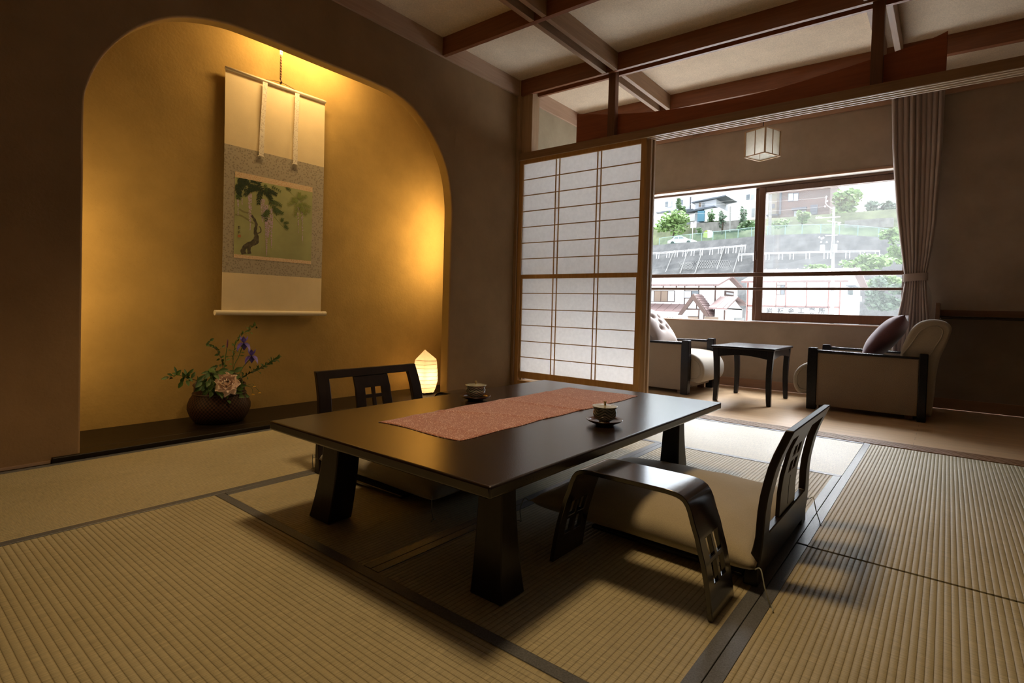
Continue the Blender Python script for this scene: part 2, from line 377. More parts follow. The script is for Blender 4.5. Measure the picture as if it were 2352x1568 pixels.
        if smooth:
            for p in me.polygons: p.use_smooth = True
        elif bevel or auto:
            for p in me.polygons: p.use_smooth = True
            md = o.modifiers.new('wn', 'WEIGHTED_NORMAL'); md.keep_sharp = True
            me.set_sharp_from_angle(angle=auto or .7)
        return o
def BX(*a): return MB().box(*a)
def tag(o, label, cat, group=None, kind=None):
    o['label'] = label; o['category'] = cat
    if group: o['group'] = group
    if kind: o['kind'] = kind
    return o
def thing(name, label, cat, loc=(0, 0, 0), rz=0, group=None):
    o = bpy.data.objects.new(name, None); COL.objects.link(o); o.empty_display_size = .05
    o.location = loc; o.rotation_euler = (0, 0, rz); return tag(o, label, cat, group)
def struct(o): o['kind'] = 'structure'; return o
def sempty(name, loc=(0, 0, 0)):
    o = bpy.data.objects.new(name, None); COL.objects.link(o); o.location = loc; o['kind'] = 'structure'; return o
def copy_tree(o, parent=None):
    c = o.copy(); COL.objects.link(c)
    if parent: c.parent = parent
    for ch in list(o.children): copy_tree(ch, c)
    return c
def smooth_path(pts, n=6):
    """Catmull-Rom"""
    P = [Vector(p) for p in pts]; out = []
    for i in range(len(P) - 1):
        a, b, c, d = P[max(i - 1, 0)], P[i], P[i + 1], P[min(i + 2, len(P) - 1)]
        for k in range(n):
            t = k / n; out.append(.5 * ((2 * b) + (c - a) * t + (2 * a - 5 * b + 4 * c - d) * t * t + (3 * b - a - 3 * c + d) * t ** 3))
    out.append(P[-1]); return out
def frange(a, b, n): return [a + (b - a) * i / n for i in range(n + 1)]


# ================================================================== THE ROOM
YT, YW, ZC = 3.754, 5.67, 2.735
# --- wall with the arched alcove opening
arc = smooth_path([(0, .736, z) for z in (1.30, 1.589)] + [(0, .752, 1.687), (0, .79, 1.798), (0, .857, 1.913), (0, .955, 2.028), (0, 1.102, 2.130), (0, 1.305, 2.192), (0, 1.52, 2.205), (0, 1.95, 2.205), (0, 2.28, 2.204),
                   (0, 2.47, 2.188), (0, 2.65, 2.115), (0, 2.82, 1.97), (0, 2.945, 1.775), (0, 3.002, 1.52), (0, 3.005, 1.30)], 5)
bound = [(.736, .0235)] + [(p.y, p.z) for p in arc] + [(3.005, .0235)]
def arch_wall():
    m = MB(); T = .09
    def nrm(i):
        a = bound[max(i - 1, 0)]; b = bound[min(i + 1, len(bound) - 1)]
        dy, dz = b[0] - a[0], b[1] - a[1]; l = math.hypot(dy, dz) or 1; return (-dz / l, dy / l)      # away from the hole
    prof = [(0, .012), (-.002, .005), (-.006, .0015), (-.012, 0), (-T + .01, 0), (-T, .008)]           # (x, distance from the hole)
    rings = []
    for x, d in prof: rings.append([(x, b[0] + nrm(i)[0] * d, b[1] + nrm(i)[1] * d) for i, b in enumerate(bound)])
    m.cur = 1; m.loft(rings[3:], caps=False, closed=False); m.cur = 0; m.loft(rings[:4], caps=False, closed=False)  # reveal is the same wall clay, lamp glow put into its colour
    for x, ring in ((0, rings[0]), (-T, rings[-1])):
        top = [p for p in ring]
        k0 = 1; k1 = len(top) - 2
        for i in range(k0, k1):
            a, b = top[i], top[i + 1]
            if b[1] - a[1] > 1e-6: m.add([a, b, (x, b[1], ZC), (x, a[1], ZC)], [(0, 1, 2, 3)])
        yl, yr = min(p[1] for p in top), max(p[1] for p in top)
        L = [p for p in top if p[2] < 1.62 and p[1] < 1.5]; Rr = [p for p in top if p[2] < 1.56 and p[1] > 2]
        m.add([(x, .636, .0235), (x, L[0][1], .0235), (x, L[1][1], L[1][2]), (x, top[1][1], ZC), (x, .636, ZC)], [(0, 1, 2, 3, 4)])
        m.add([(x, Rr[-1][1], .0235), (x, 3.12, .0235), (x, 3.12, ZC), (x, top[-2][1], ZC), (x, top[-2][1], top[-2][2])], [(0, 1, 2, 3, 4)])
    m.box(-T, 0, -1.6, .636, -.05, ZC); m.box(-T, 0, 3.12, 3.77, -.05, ZC)
    return m
o = struct(arch_wall().build('wall_left', [MT['clay'], MT['clay_lit']], auto=.6))
struct(BX(-.09, 0, 3.88, 5.67, -.05, ZC).build('wall_left_veranda', MT['plainv']))
m = MB(); m.box(-.60, -.504, .40, 3.72, -.05, 2.62); m.box(-.504, -.09, .40, .50, -.05, 2.62); m.box(-.504, -.09, 3.60, 3.72, -.05, 2.62); m.box(-.504, -.09, .5, 3.6, 2.56, 2.62)
struct(m.build('wall_alcove', MT['clay_lit']))
m = MB(); m.box(-.504, -.09, .50, 3.60, -.03, .0235); m.box(-.09, .020, .636, 3.12, -.03, .0235)
struct(m.build('trim_1', MT['alcfloor'], bevel=.003))
struct(BX(0, .006, -1.6, .632, 0, .012).build('baseboard_left', MT['trim']))
# --- window wall
m = MB(); m.box(-.1, 5.2, YW, 5.87, -.05, .645); m.box(-.1, 5.2, YW, 5.87, 2.032, ZC); m.box(-.1, .03, YW, 5.87, .645, 2.032); m.box(2.88, 5.2, YW, 5.87, .645, 2.032)
struct(m.build('wall_window', MT['taupe']))
struct(BX(.0, 5.2, 5.655, YW, 0, .088).build('baseboard_window', MT['trimx'], bevel=.003))
m = MB(); m.box(0, 5.2, 5.648, YW, 2.578, ZC); struct(m.build('trim_2', MT['trimx'], bevel=.002))
m = MB(); m.box(.0, 2.90, 5.652, 5.76, .645, .66); m.box(0, 2.9, 5.655, YW, 2.026, 2.046); struct(m.build('trim_3', MT['trimx'], bevel=.002))
m = MB(); m.box(.03, 2.88, YW, 5.84, 2.026, 2.032); m.box(.03, 2.88, 5.76, 5.87, .645, .652); struct(m.build('trim_4', MT['soff']))
struct(BX(-.1, 5.3, -1.6, 5.87, ZC, 2.80).build('ceiling', MT['ceil']))
struct(BX(5.2, 5.3, -1.6, 5.87, -.05, ZC).build('wall_right', MT['plain']))
struct(BX(-.1, 5.3, -1.7, -1.6, -.05, ZC).build('wall_back', MT['plain']))
struct(BX(-.09, 5.2, -1.6, 3.754, -.12, -.052).build('floor', MT['oak']))
struct(BX(0, 5.2, 3.90, 5.655, -.06, -.0005).build('floor_veranda', MT['oak']))
# --- floor track and lintel with their grooves
m = MB(); m.box(0, 5.2, 3.754, 3.90, -.06, -.003)
for y in (3.754, 3.784, 3.814, 3.844, 3.874): m.box(0, 5.2, y + .002, y + .018, -.003, .004)
struct(m.build('trim_5', MT['kamoi'], bevel=.001, seg=1))
m = MB(); m.box(.03, 5.2, 3.766, 3.925, 2.046, 2.088); m.box(.03, 5.2, 3.766, 3.774, 2.029, 2.046); lintel = struct(m.build('trim_6', MT['kamoi'], bevel=.0012, seg=1))
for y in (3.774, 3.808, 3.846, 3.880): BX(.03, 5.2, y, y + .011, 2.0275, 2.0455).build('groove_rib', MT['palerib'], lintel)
# --- posts
struct(BX(-.02, .030, 3.77, 3.88, -.05, ZC).build('trim_7', MT['corner'], bevel=.002))
struct(BX(.030, .146, 3.80, 3.90, 2.088, ZC).build('trim_8', MT['corner'], bevel=.002))
for k, x in enumerate((.882, 2.655)):
    struct(BX(x, x + .062, 3.829, 3.883, 2.088, ZC).build('trim_%d' % (9 + k), MT['postw'], bevel=.0015))
# --- ceiling moulding and battens
struct(BX(0, .020, -1.6, 3.77, 2.597, ZC).build('trim_11', MT['trim'], bevel=.0015))
struct(BX(0, .020, 3.90, YW, 2.597, ZC).build('trim_12', MT['trim'], bevel=.0015))
def xbeam(n, y, w, x0=.02, x1=5.2, sk=.02, mat='beam'):
    y0, y1 = y + (x0 - .9) * sk, y + (x1 - .9) * sk
    m = MB().hexa([(x0, y0, 2.60), (x1, y1, 2.60), (x1, y1 + w, 2.60), (x0, y0 + w, 2.60)], [(x0, y0, ZC), (x1, y1, ZC), (x1, y1 + w, ZC), (x0, y0 + w, ZC)])
    struct(m.build('trim_%d' % n, MT[mat], bevel=.0015))
xbeam(13, 2.852, .036, sk=.005); xbeam(14, 3.793, .030, sk=.016); xbeam(15, 3.886, .028, sk=.012)
xbeam(16, 4.80, .050, sk=.03); xbeam(17, 1.88, .036, sk=0)
for k, (x0, x1) in enumerate(((.842, .879), (.943, .978), (2.613, 2.650), (2.712, 2.748))):
    m = MB()
    for a, b in ((-1.6, 2.85), (2.889, 3.792), (3.918, 4.80), (4.86, 5.648)): m.box(x0, x1, a, b, 2.601, ZC)
    struct(m.build('trim_%d' % (18 + k), MT['beamy'], bevel=.0015))
# --- the curved board standing on the lintel
prof = smooth_path([(.555, 2.371, 0), (.884, 2.306, 0), (1.188, 2.26, 0), (1.45, 2.238, 0), (1.738, 2.228, 0), (2.146, 2.232, 0), (2.645, 2.285, 0), (2.923, 2.325, 0), (3.016, 2.352, 0)], 5)
m = MB(); m.prism([(.555, 2.088), (3.014, 2.088)] + [(p.x, p.y) for p in reversed(prof)], 'y', 3.884, 3.904)
t = tag(m.build('transom_board', MT['board'], bevel=.002), 'long red-brown board with a sagging curved top edge standing on the sliding-door lintel', 'board')

# --- tatami
def tatami(x0, x1, y0, y1, along, label, fine=False, ends=('a', 'b')):
    cx, cy = (x0 + x1) / 2, (y0 + y1) / 2
    t = thing('tatami_mat', label, 'mat', (cx, cy, 0), 0, 'tatami mats on the floor')
    w, l = (x1 - x0) / 2 - .001, (y1 - y0) / 2 - .001; hb = .032
    mt = MT['tatf'] if fine else MT['tatx' if along == 'X' else 'taty']
    if along == 'Y':
        BX(-w + hb, w - hb, -l, l, -.05, -.001).build('rush_surface', mt, t)
        for s in ('a', 'b'): (BX(-w, -w + hb, -l, l, -.05, .0008) if s == 'a' else BX(w - hb, w, -l, l, -.05, .0008)).build('cloth_border', MT['heri'], t, bevel=.0008, seg=1)
    else:
        BX(-w, w, -l + hb, l - hb, -.05, -.001).build('rush_surface', mt, t)
        for s in ('a', 'b'): (BX(-w, w, -l, -l + hb, -.05, .0008) if s == 'a' else BX(-w, w, l - hb, l, -.05, .0008)).build('cloth_border', MT['heri'], t, bevel=.0008, seg=1)
    return t
tatami(.021, .92, .13, 1.95, 'Y', 'tatami mat along the dark alcove sill, under the flower basket side')
tatami(.021, .92, 1.95, 3.753, 'Y', 'tatami mat along the clay wall behind the left floor chair, reaching the shoji')
tatami(.92, 1.83, .962, 2.884, 'Y', 'tatami mat under the left half of the low table')
tatami(1.83, 2.707, .962, 2.884, 'Y', 'tatami mat under the right half of the low table and the right cushion')
tatami(.92, 2.707, 2.884, 3.753, 'X', 'pale smooth tatami mat laid crosswise at the far end between table and wooden floor', True)
tatami(.92, 2.707, .042, .962, 'X', 'large tatami mat in the left foreground before the table, ribs running across')
tatami(2.707, 3.617, 1.964, 3.753, 'Y', 'tatami mat at right next to the wooden floor, behind the right floor chair')
tatami(2.707, 3.617, .14, 1.954, 'Y', 'tatami mat in the right foreground, in front of a dark seam')

# ================================================================== SHOJI
def shoji(y, label):
    t = thing('shoji_screen', label, 'sliding door', (.032, y, .004))
    X1 = 1.208; top = 2.042 - .004
    def P(px0, px1, z0, z1, y0=0, y1=.030, n='x'): return px0, px1, y0, y1, z0, z1
    m = MB()
    m.box(0, .040, 0, .03, 0, top); m.box(X1 - .035, X1, 0, .03, 0, top)
    m.box(.040, X1 - .035, .001, .029, top - .048, top); m.box(.040, X1 - .035, .001, .029, 0, .088); m.box(.040, X1 - .035, .001, .029, .985, 1.020)
    m.build('frame', MT['hinoki'], t, bevel=.0015, seg=1)
    # upper lattice
    lat = MB(); bars = (.388, .424, .790, .824)
    for b in bars: lat.box(b, b + .007, .004, .014, 1.020, top - .048)
    for k in range(1, 7): z = 1.020 + (top - .048 - 1.020) * k / 7; lat.box(.040, X1 - .035, .003, .013, z - .0035, z + .0035)
    lat.build('lattice', MT['hinokix'], t)
    BX(.038, X1 - .033, .015, .0156, 1.010, top - .040).build('paper', MT['paper'], t)
    # lower leaf that slides up
    lf = MB(); lf.box(.042, .054, .012, .026, .108, .985); lf.box(X1 - .049, X1 - .037, .012, .026, .108, .985); lf.box(.054, X1 - .049, .013, .025, .108, .168)
    lf = lf.build('lower_leaf', MT['hinoki'], t, bevel=.001, seg=1)
    la = MB()
    for b in (.382, .420, .785, .820): la.box(b, b + .007, .012, .020, .168, .985)
    for k in range(1, 6): z = .168 + (.985 - .168) * k / 6 + .004 * (k - 3); la.box(.054, X1 - .049, .011, .019, z - .0035, z + .0035)
    la.build('lattice', MT['hinokix'], lf)
    BX(.052, X1 - .047, .0215, .0221, .15, .985).build('paper', MT['paper'], lf)
    return t
shoji(3.784, 'shoji sliding screen with paper-backed wooden grid at the left of the opening')
def glass_door(y, dx, label):
    t = thing('sliding_door', label, 'sliding door', (.032 + dx, y, .004))
    m = MB(); X1 = 1.225; top = 2.036
    m.box(0, .04, 0, .026, 0, top); m.box(X1 - .04, X1, 0, .026, 0, top); m.box(.04, X1 - .04, 0, .026, top - .05, top); m.box(.04, X1 - .04, 0, .026, 0, .088)
    m.build('frame', MT['corner'], t, bevel=.001, seg=1)
    BX(.035, X1 - .035, .012, .015, .08, top - .04).build('pane', MT['glassclear'], t)
glass_door(3.822, .012, 'sliding door stacked directly behind the shoji, only its pale edge showing')
glass_door(3.858, .022, 'rearmost sliding door behind the shoji, pale edge nearest the window')

# ================================================================== WINDOW
w1 = sempty('window_1', (1.5, 5.8, .65))
def W(m, n, mt, par=w1, **k):
    for i, v in enumerate(m.v): m.v[i] = (v[0] - 1.5, v[1] - 5.8, v[2] - .65)
    return m.build(n, mt, par, **k)
m = MB(); m.box(.03, 2.88, 5.76, 5.86, 2.004, 2.026); m.box(.03, .05, 5.76, 5.86, .652, 2.004); m.box(2.86, 2.88, 5.76, 5.86, .652, 2.004); m.box(.05, 2.86, 5.79, 5.86, .652, .664)
W(m, 'frame', MT['frame'], bevel=.0015)
def sash(x0, x1, y0, hz):
    m = MB(); m.box(x0, x0 + .062, y0, y0 + .032, .666, 2.003); m.box(x1 - .062, x1, y0, y0 + .032, .666, 2.003)
    m.box(x0 + .062, x1 - .062, y0 + .002, y0 + .030, .666, .75); m.box(x0 + .062, x1 - .062, y0 + .002, y0 + .030, 1.948, 2.003)
    s = W(m, 'sash', MT['frame2'], bevel=.002)
    W(BX(x0 + .058, x1 - .058, y0 + .014, y0 + .018, .74, 1.955), 'pane', MT['glasshaze'], s)
    return s
s1 = sash(1.530, 2.858, 5.772, 1)
W(BX(1.515, 1.530, 5.775, 5.79, 1.28, 1.37), 'latch', MT['frame'], s1, bevel=.003)
sash(1.488, 2.80, 5.812, 1)
rails = []
for z0, z1 in ((1.108, 1.148), (.974, .999)):
    W(BX(.031, 2.879, 5.715, 5.745, z0, z1), 'guard_rail', MT['frame'], bevel=.004)

# ================================================================== LOW TABLE
TZ = .3386
t = thing('low_table', 'large low table of dark brown lacquer in the middle of the tatami', 'table', (1.80, 1.697, 0))
def L(m, n, mt, par, **k):
    for i, v in enumerate(m.v): m.v[i] = (v[0] - par.location.x, v[1] - par.location.y, v[2] - par.location.z)
    return m.build(n, mt, par, **k)
tp = L(BX(1.313, 2.288, .933, 2.474, TZ - .030, TZ), 'tabletop', MT['lacquer'], t, bevel=.006, seg=3)
def leg(t0, t1, b0, b1, curve=1.7):
    m = MB(); rings = []
    for i in range(13):
        k = i / 12; q = (1 - k) ** curve
        x0 = t0[0] + (b0[0] - t0[0]) * q; x1 = t0[1] + (b0[1] - t0[1]) * q; y0 = t1[0] + (b1[0] - t1[0]) * q; y1 = t1[1] + (b1[1] - t1[1]) * q
        z = .0008 + (TZ - .031) * k; rings.append([(x0, y0, z), (x1, y0, z), (x1, y1, z), (x0, y1, z)])
    m.loft(rings); return L(m, 'leg', MT['blackz'], t, bevel=.004, seg=2)
leg((2.145, 2.225), (1.050, 1.104), (2.124, 2.229), (1.050, 1.146))
leg((1.445, 1.53), (1.050, 1.135), (1.362, 1.480), (1.050, 1.140))
leg((2.140, 2.210), (2.190, 2.245), (2.128, 2.222), (2.170, 2.290))
leg((1.445, 1.53), (2.190, 2.25), (1.362, 1.480), (2.180, 2.290))
for x in (2.165, 1.47):
    m = MB(); m.prism([(1.106, TZ - .0305), (1.40, TZ - .0305), (1.385, TZ - .043), (1.34, TZ - .05), (1.106, TZ - .062)], 'x', x, x + .035); L(m, 'bracket', MT['black'], t, bevel=.002)
    m = MB(); m.prism([(1.99, TZ - .0305), (2.192, TZ - .0305), (2.192, TZ - .056), (2.04, TZ - .05), (2.0, TZ - .043)], 'x', x, x + .035); L(m, 'bracket', MT['black'], t, bevel=.002)
# runner
def runner():
    m = MB()
    def top(u, v):
        x = 1.575 + .375 * u; y = 1.172 + (2.335 - 1.172) * v + .010 * (u - .5)
        x += .004 * math.sin(9 * v + 1) + (.003 * math.sin(31 * v) if u in (0, 1) else 0)
        y += .008 * math.sin(6 * u) * (1 if v < .5 else -1) * abs(v - .5) * 2 - .018 * (u ** 8) * (1 - v) ** 6 * 0
        z = TZ + .0028 + .0008 * math.sin(23 * v + 5 * u) * math.sin(9 * u)
        z += .0045 * math.exp(-((v - .56 - .035 * (u - .5)) / .010) ** 2) * (.4 + .6 * u) + .0032 * math.exp(-((v - .30 - .16 * (u - .4)) / .016) ** 2) * (1 - .5 * u)
        z += .0022 * math.exp(-((v - .82 + .1 * u) / .014) ** 2) + .0018 * math.exp(-((v - .13 + .05 * u) / .018) ** 2)
        e = min(u, 1 - u, v * 3, (1 - v) * 3); z -= .0012 * max(0, 1 - e * 25)
        return (x, y, max(z, TZ + .0018))
    nu, nv = 36, 110
    g = MB().grid(top, nu, nv); o0 = g.v
    m.v = list(o0) + [(x, y, TZ + .0004) for x, y, z in o0]; n = len(o0)
    m.f = list(g.f) + [tuple(i + n for i in f[::-1]) for f in g.f]
    def ix(i, j): return i * (nv + 1) + j
    edge = [ix(i, 0) for i in range(nu)] + [ix(nu, j) for j in range(nv)] + [ix(i, nv) for i in range(nu, 0, -1)] + [ix(0, j) for j in range(nv, 0, -1)]
    for a, b in zip(edge, edge[1:] + edge[:1]): m.f.append((a, b, b + n, a + n))
    m.uv = [None] * len(m.f); m.mi = [0] * len(m.f); return m
tag(runner().build('table_runner', MT['runner'], smooth=True), 'russet cloth runner with tiny pale specks laid lengthwise on the table', 'runner')
def teacup(x, y, rz, label, slabel):
    s = thing('saucer', slabel, 'saucer', (x, y, TZ), rz)
    MB().lathe([(0, .004), (.026, .004), (.034, .0045), (.052, .010), (.0625, .0165), (.0635, .0185), (.0615, .0190), (.050, .0135), (.034, .0085), (.0, .0075)][::1] if 0 else
               [(0, .0005), (.030, .0005), (.033, .002), (.046, .007), (.058, .0125), (.0635, .0175), (.0640, .0188), (.0622, .0192), (.052, .0145), (.036, .0095), (.0, .0085)], 56).build('dish', MT['saucer'], s, smooth=True)
    c = thing('teacup', label, 'cup', (x, y, TZ + .0088), rz)
    MB().lathe([(0, .0005), (.019, .0005), (.020, .004), (.026, .007), (.035, .014), (.0405, .024), (.0410, .034), (.0385, .043), (.0385, .046), (.0405, .0495), (.0425, .0510), (.0418, .0518), (.037, .049), (.035, .040), (.03, .02), (0, .012)], 56).build('body', MT['cup'], c, smooth=True)
    l = MB().lathe([(0, .0500), (.030, .0500), (.0372, .0505), (.0440, .0535), (.0447, .0548), (.0440, .0556), (.036, .0548), (.020, .0556), (.006, .0572), (0, .0575)], 56).build('lid', MT['celadon'], c, smooth=True)
    MB().lathe([(0, .0565), (.0045, .0568), (.0036, .060), (.0036, .065), (.0052, .0705), (.0052, .0712), (.0035, .0706), (0, .0695)], 24).build('knob', pmk, l, smooth=True)
pmk = pm('lid_knob_glaze', (.38, .27, .10), .15, coat=.4)
teacup(1.500, 1.722, .5, 'blue-green chevron lidded teacup left of the runner, nearer the alcove', 'brown lacquer saucer left of the runner under the farther teacup')
teacup(2.142, 1.690, .2, 'green chevron lidded teacup right of the runner, nearer the window light', 'brown lacquer saucer right of the runner with a white window glint')

# ================================================================== FLOOR CHAIRS, CUSHIONS, ARMRESTS
FR = [(0, -.022), (.043, -.016), (.084, -.004), (.123, .004), (.196, .006), (.253, .012), (.336, .030), (.428, .067)]
def fx(z):
    for (a, b), (c, d) in zip(FR, FR[1:]):
        if z <= c: return b + (d - b) * (z - a) / (c - a)
    return FR[-1][1]
def floor_chair(x, y, rz, label):
    t = thing('floor_chair', label, 'floor chair', (x, y, .0008), rz, 'legless chairs at the low table')
    SE = sorted({-1, -.79, -.34, .34, .79, 1}); ZE = [0, .02, .045, .07, .10, .13, .16, .20, .24, .28, .32, .36, .392, .41, .42, .428]
    th = lambda z: .040 - .018 * min(1, z / .12)
    def P(s, z, sd): return (fx(z) + (th(z) if sd else 0), s * (.31 - .03 * z / .428) , z)
    def keep(s, z): return abs(s) > .79 or z > .392 or .02 < z < .13
    MB().plate(P, [-1, -.98, -.79, -.34, -.1, .1, .34, .79, .98, 1], ZE, keep).build('backrest_frame', MT['blackz'], t, bevel=.0035, seg=2)
    def P2(s, z, sd): return (fx(z) + .004 + (.012 if sd else 0), s * (.31 - .03 * z / .428), z)
    S = [-.34, -.165, -.03, -.01, .01, .03, .165, .34]; Z2 = [.1305, .137, .145, .16, .20, .235, .253, .270, .289, .305, .320, .337, .36, .3915]
    def k2(s, z):
        if (.253 < z < .289 or .305 < z < .337) and .03 < abs(s) < .165: return False
        return not (abs(s) < .01 and .145 < z < .235)
    MB().plate(P2, S, Z2, k2).build('splat', MT['blackz'], t, bevel=.0018, seg=2)
    MB().plate(lambda s, v, sd: (-.52 + .492 * s, v * (.285 - .01 * (1 - s)), .004 + (.012 if sd else 0) + .012 * max(0, .15 - s) * 0), [0, .02, .5, 1], [-1, -.97, 0, .97, 1]).build('seat_board', MT['black'], t, bevel=.003)
    return t
floor_chair(2.672, 1.880, 0, 'black wooden floor chair at the right of the table, seen from behind its backrest')
floor_chair(.955, 1.632, PI, 'black wooden floor chair across the table, its backrest against the glowing alcove')
def floor_cushion(x, y, rz, a, b, h, mt, label, tassels):
    t = thing('floor_cushion', label, 'cushion', (x, y, .0168), rz, 'cushions on the floor chairs'); e = h * .40
    def f(u, v): return ((1 - abs(u) ** 2.6) * (1 - abs(v) ** 2.6))
    def P(sd):
        def fn(p, q):
            u, v = 2 * p - 1, 2 * q - 1
            X = a * u * (1 - .075 * (1 - v * v) ** 1.0); Y = b * v * (1 - .075 * (1 - u * u))
            k = f(u, v)
            wr = .0035 * math.sin(14 * u + 5 * v) * math.sin(9 * v - 3 * u + 1) * (1 - k ** 2) * k ** .5
            if sd: return (X, Y, e + (h - e) * k ** .42 - .010 * math.exp(-(u * u + v * v) * 9) + wr)
            return (X, Y, e - e * .985 * min(1, k ** .30 * 1.03))
        return fn
    m = MB().grid(P(1), 44, 44); m2 = MB().grid(P(0), 44, 44); m.add(m2.v, [f[::-1] for f in m2.f])
    m.build('cover', mt, t, smooth=True)
    for (sx, sy, dx, dy) in tassels:
        c = Vector((sx * a, sy * b, e)); p = [c, c + Vector((.30 * dx, .30 * dy, .012)), c + Vector((.55 * dx, .55 * dy, -e * .5)), c + Vector((.62 * dx + .01, .62 * dy, -e + .002 - .012)), c + Vector((.85 * dx + .02 * dy, .85 * dy + .02, -e - .014)), c + Vector((dx, dy, -e - .0135))]
        MB().tube(smooth_path(p, 5), [.0016] * 20 + [.0022] * 4 + [.0034, .001] if 0 else .0017, 6).build('tassel_cord', MT['cord'], t, smooth=True)
    return t
floor_cushion(2.318, 1.885, 0, .375, .355, .125, MT['cushion'], 'olive-beige square floor cushion on the right floor chair', ((1, 1, .05, -.07), (-1, -1, -.02, -.06), (1, -1, .06, -.06)))
floor_cushion(1.305, 1.668, 0, .375, .345, .115, MT['cushionl'], 'pale floor cushion on the left floor chair, half hidden under the table', ((-1, -1, -.05, .02), (1, -1, .03, -.03)))
def armrest(x, y, rz, label):
    t = thing('armrest', label, 'armrest', (x, y, .0008), rz)
    right = [(.178, .248), (.186, .222), (.198, .190), (.201, .179), (.206, .160), (.214, .134), (.217, .122), (.227, .075), (.234, .03), (.238, 0)]
    top = [(.162, .275), (.171, .263)]
    half = [(0, .2895), (.06, .2895), (.105, .2895), (.122, .2885), (.137, .2865), (.150, .2825)] + top + right
    path = [(-a, b) for a, b in reversed(half[1:])] + half; n = len(path)
    off = []
    for i, p in enumerate(path):
        a, b = path[max(0, i - 1)], path[min(n - 1, i + 1)]; dx, dz = b[0] - a[0], b[1] - a[1]; l = math.hypot(dx, dz); off.append((p[0] - dz / l * -.013 * -1 * -1, p[1] - dx / l * .013) if 0 else (p[0] + dz / l * .013, p[1] - abs(dx / l) * .013))
    off[0] = (path[0][0] + .013, 0); off[-1] = (path[-1][0] - .013, 0)
    def P(u, v, sd):
        i = int(u); p = path[i] if sd else off[i]; z = path[i][1]; wy = .0775 + .004 * (1 - z / .29)
        return (p[0], v * wy, p[1])
    rz_ = [(.134, .179), (.075, .122)]
    def keep(u, v):
        i = int(u); z = (path[i][1] + path[i + 1][1]) / 2
        return not (any(a < z < b for a, b in rz_) and .10 < abs(v) < .53)
    MB().plate(P, list(range(n)), [-1, -.97, -.53, -.10, .10, .53, .97, 1], keep).build('bentwood_arch', MT['black'], t, bevel=.002, seg=2)
armrest(2.416, 1.4075, 0, 'black bentwood armrest beside the right cushion, its top shining in window light')
armrest(1.150, 2.045, PI, 'black bentwood armrest beyond the left floor chair, only a corner showing by the lantern')

# ================================================================== ALCOVE: SCROLL
XS = -.468
t = thing('hanging_scroll', 'hanging scroll with a wisteria painting mounted in grey brocade on the alcove wall', 'scroll', (XS, 1.857, .65))
def S(m, n, mt, par=t, **k):
    for i, v in enumerate(m.v): m.v[i] = (v[0] - XS, v[1] - 1.857, v[2] - .65)
    return m.build(n, mt, par, **k)
def sheet(y0, y1, z0, z1, d, th=.0008):
    m = MB(); nz = 14
    def P(u, v, sd): z = z0 + (z1 - z0) * v; return (XS + d + (th if sd else 0) + .004 * math.sin((z - .65) * 2.2), y0 + (y1 - y0) * u, z)
    return m.plate(P, [0, .25, .5, .75, 1], frange(0, 1, nz))
def brocade(name, c1, c2, sc):
    M, nt, b = new_mat(name); mp = mapping(nt); v = N(nt, 'ShaderNodeTexVoronoi', Scale=sc); nt.links.new(mp.outputs[0], v.inputs['Vector'])
    r = ramp(nt, v.outputs['Distance'], [(.28, c1), (.45, c2)]); nt.links.new(r.outputs[0], b.inputs['Base Color']); b.inputs['Roughness'].default_value = .6; return M
MT['broc'] = brocade('grey_brocade', (.27, .23, .175), (.40, .35, .27), 75)
MT['ichi'] = brocade('pink_gold_brocade', (.60, .36, .20), (.70, .54, .36), 130)
S(sheet(1.522, 2.192, 1.690, 2.150, 0), 'upper_silk', MT['silk']); S(sheet(1.522, 2.192, .902, 1.690, 0), 'brocade_mount', MT['broc']); S(sheet(1.522, 2.192, .655, .902, 0), 'lower_silk', MT['silk'])
S(sheet(1.588, 2.108, 1.498, 1.533, .0012), 'brocade_strip', MT['ichi']); S(sheet(1.588, 2.108, .997, 1.019, .0012), 'brocade_strip', MT['ichi'])
m = MB(); m.tube([(XS + .003, 1.520, 2.150), (XS + .003, 2.194, 2.150)], .011, 12); S(m, 'top_rod', MT['ivory'], smooth=True)
m = MB(); m.tube([(XS + .004, 1.516, .652), (XS + .004, 2.198, .652)], .0155, 20); rod = S(m, 'roller', MT['ivory'], auto=.8)
for y0, y1 in ((1.482, 1.516), (2.198, 2.228)):
    m = MB(); m.tube([(XS + .004, y0, .652), (XS + .004, y1, .652)], .0165, 20); S(m, 'roller_end', MT['ivory'], auto=.8)
MT['satin'] = brocade('white_satin', (.60, .50, .40), (.80, .73, .62), 110)
for yt, yb in ((1.760, 1.742), (1.978, 1.972)):
    m = MB().plate(lambda u, v, sd: (XS + .0125 + (.001 if sd else 0) + .003 * math.sin(7 * v + u), yt + (yb - yt) * v + (u - .5) * .030, 2.140 - .478 * v), [0, 1], frange(0, 1, 12))
    r = S(m, 'hanging_ribbon', MT['satin'])
    for s in (-.017, .017):
        q = MB(); q.lathe([(0, -.005), (.005, 0), (0, .005)], 8, (XS + .013, yb + s, 1.660)); q = S(q, 'thread_knot', MT['ivory'], None, smooth=True); q.parent = r
m = MB(); m.tube(smooth_path([(XS + .004, 1.762, 2.160), (XS + .004, 1.815, 2.172), (XS + .004, 1.866, 2.178), (XS + .004, 1.92, 2.172), (XS + .004, 1.978, 2.160)], 4), .0022, 6); S(m, 'hanging_cord', pm('brown_cord', (.12, .06, .02), .7), smooth=True)
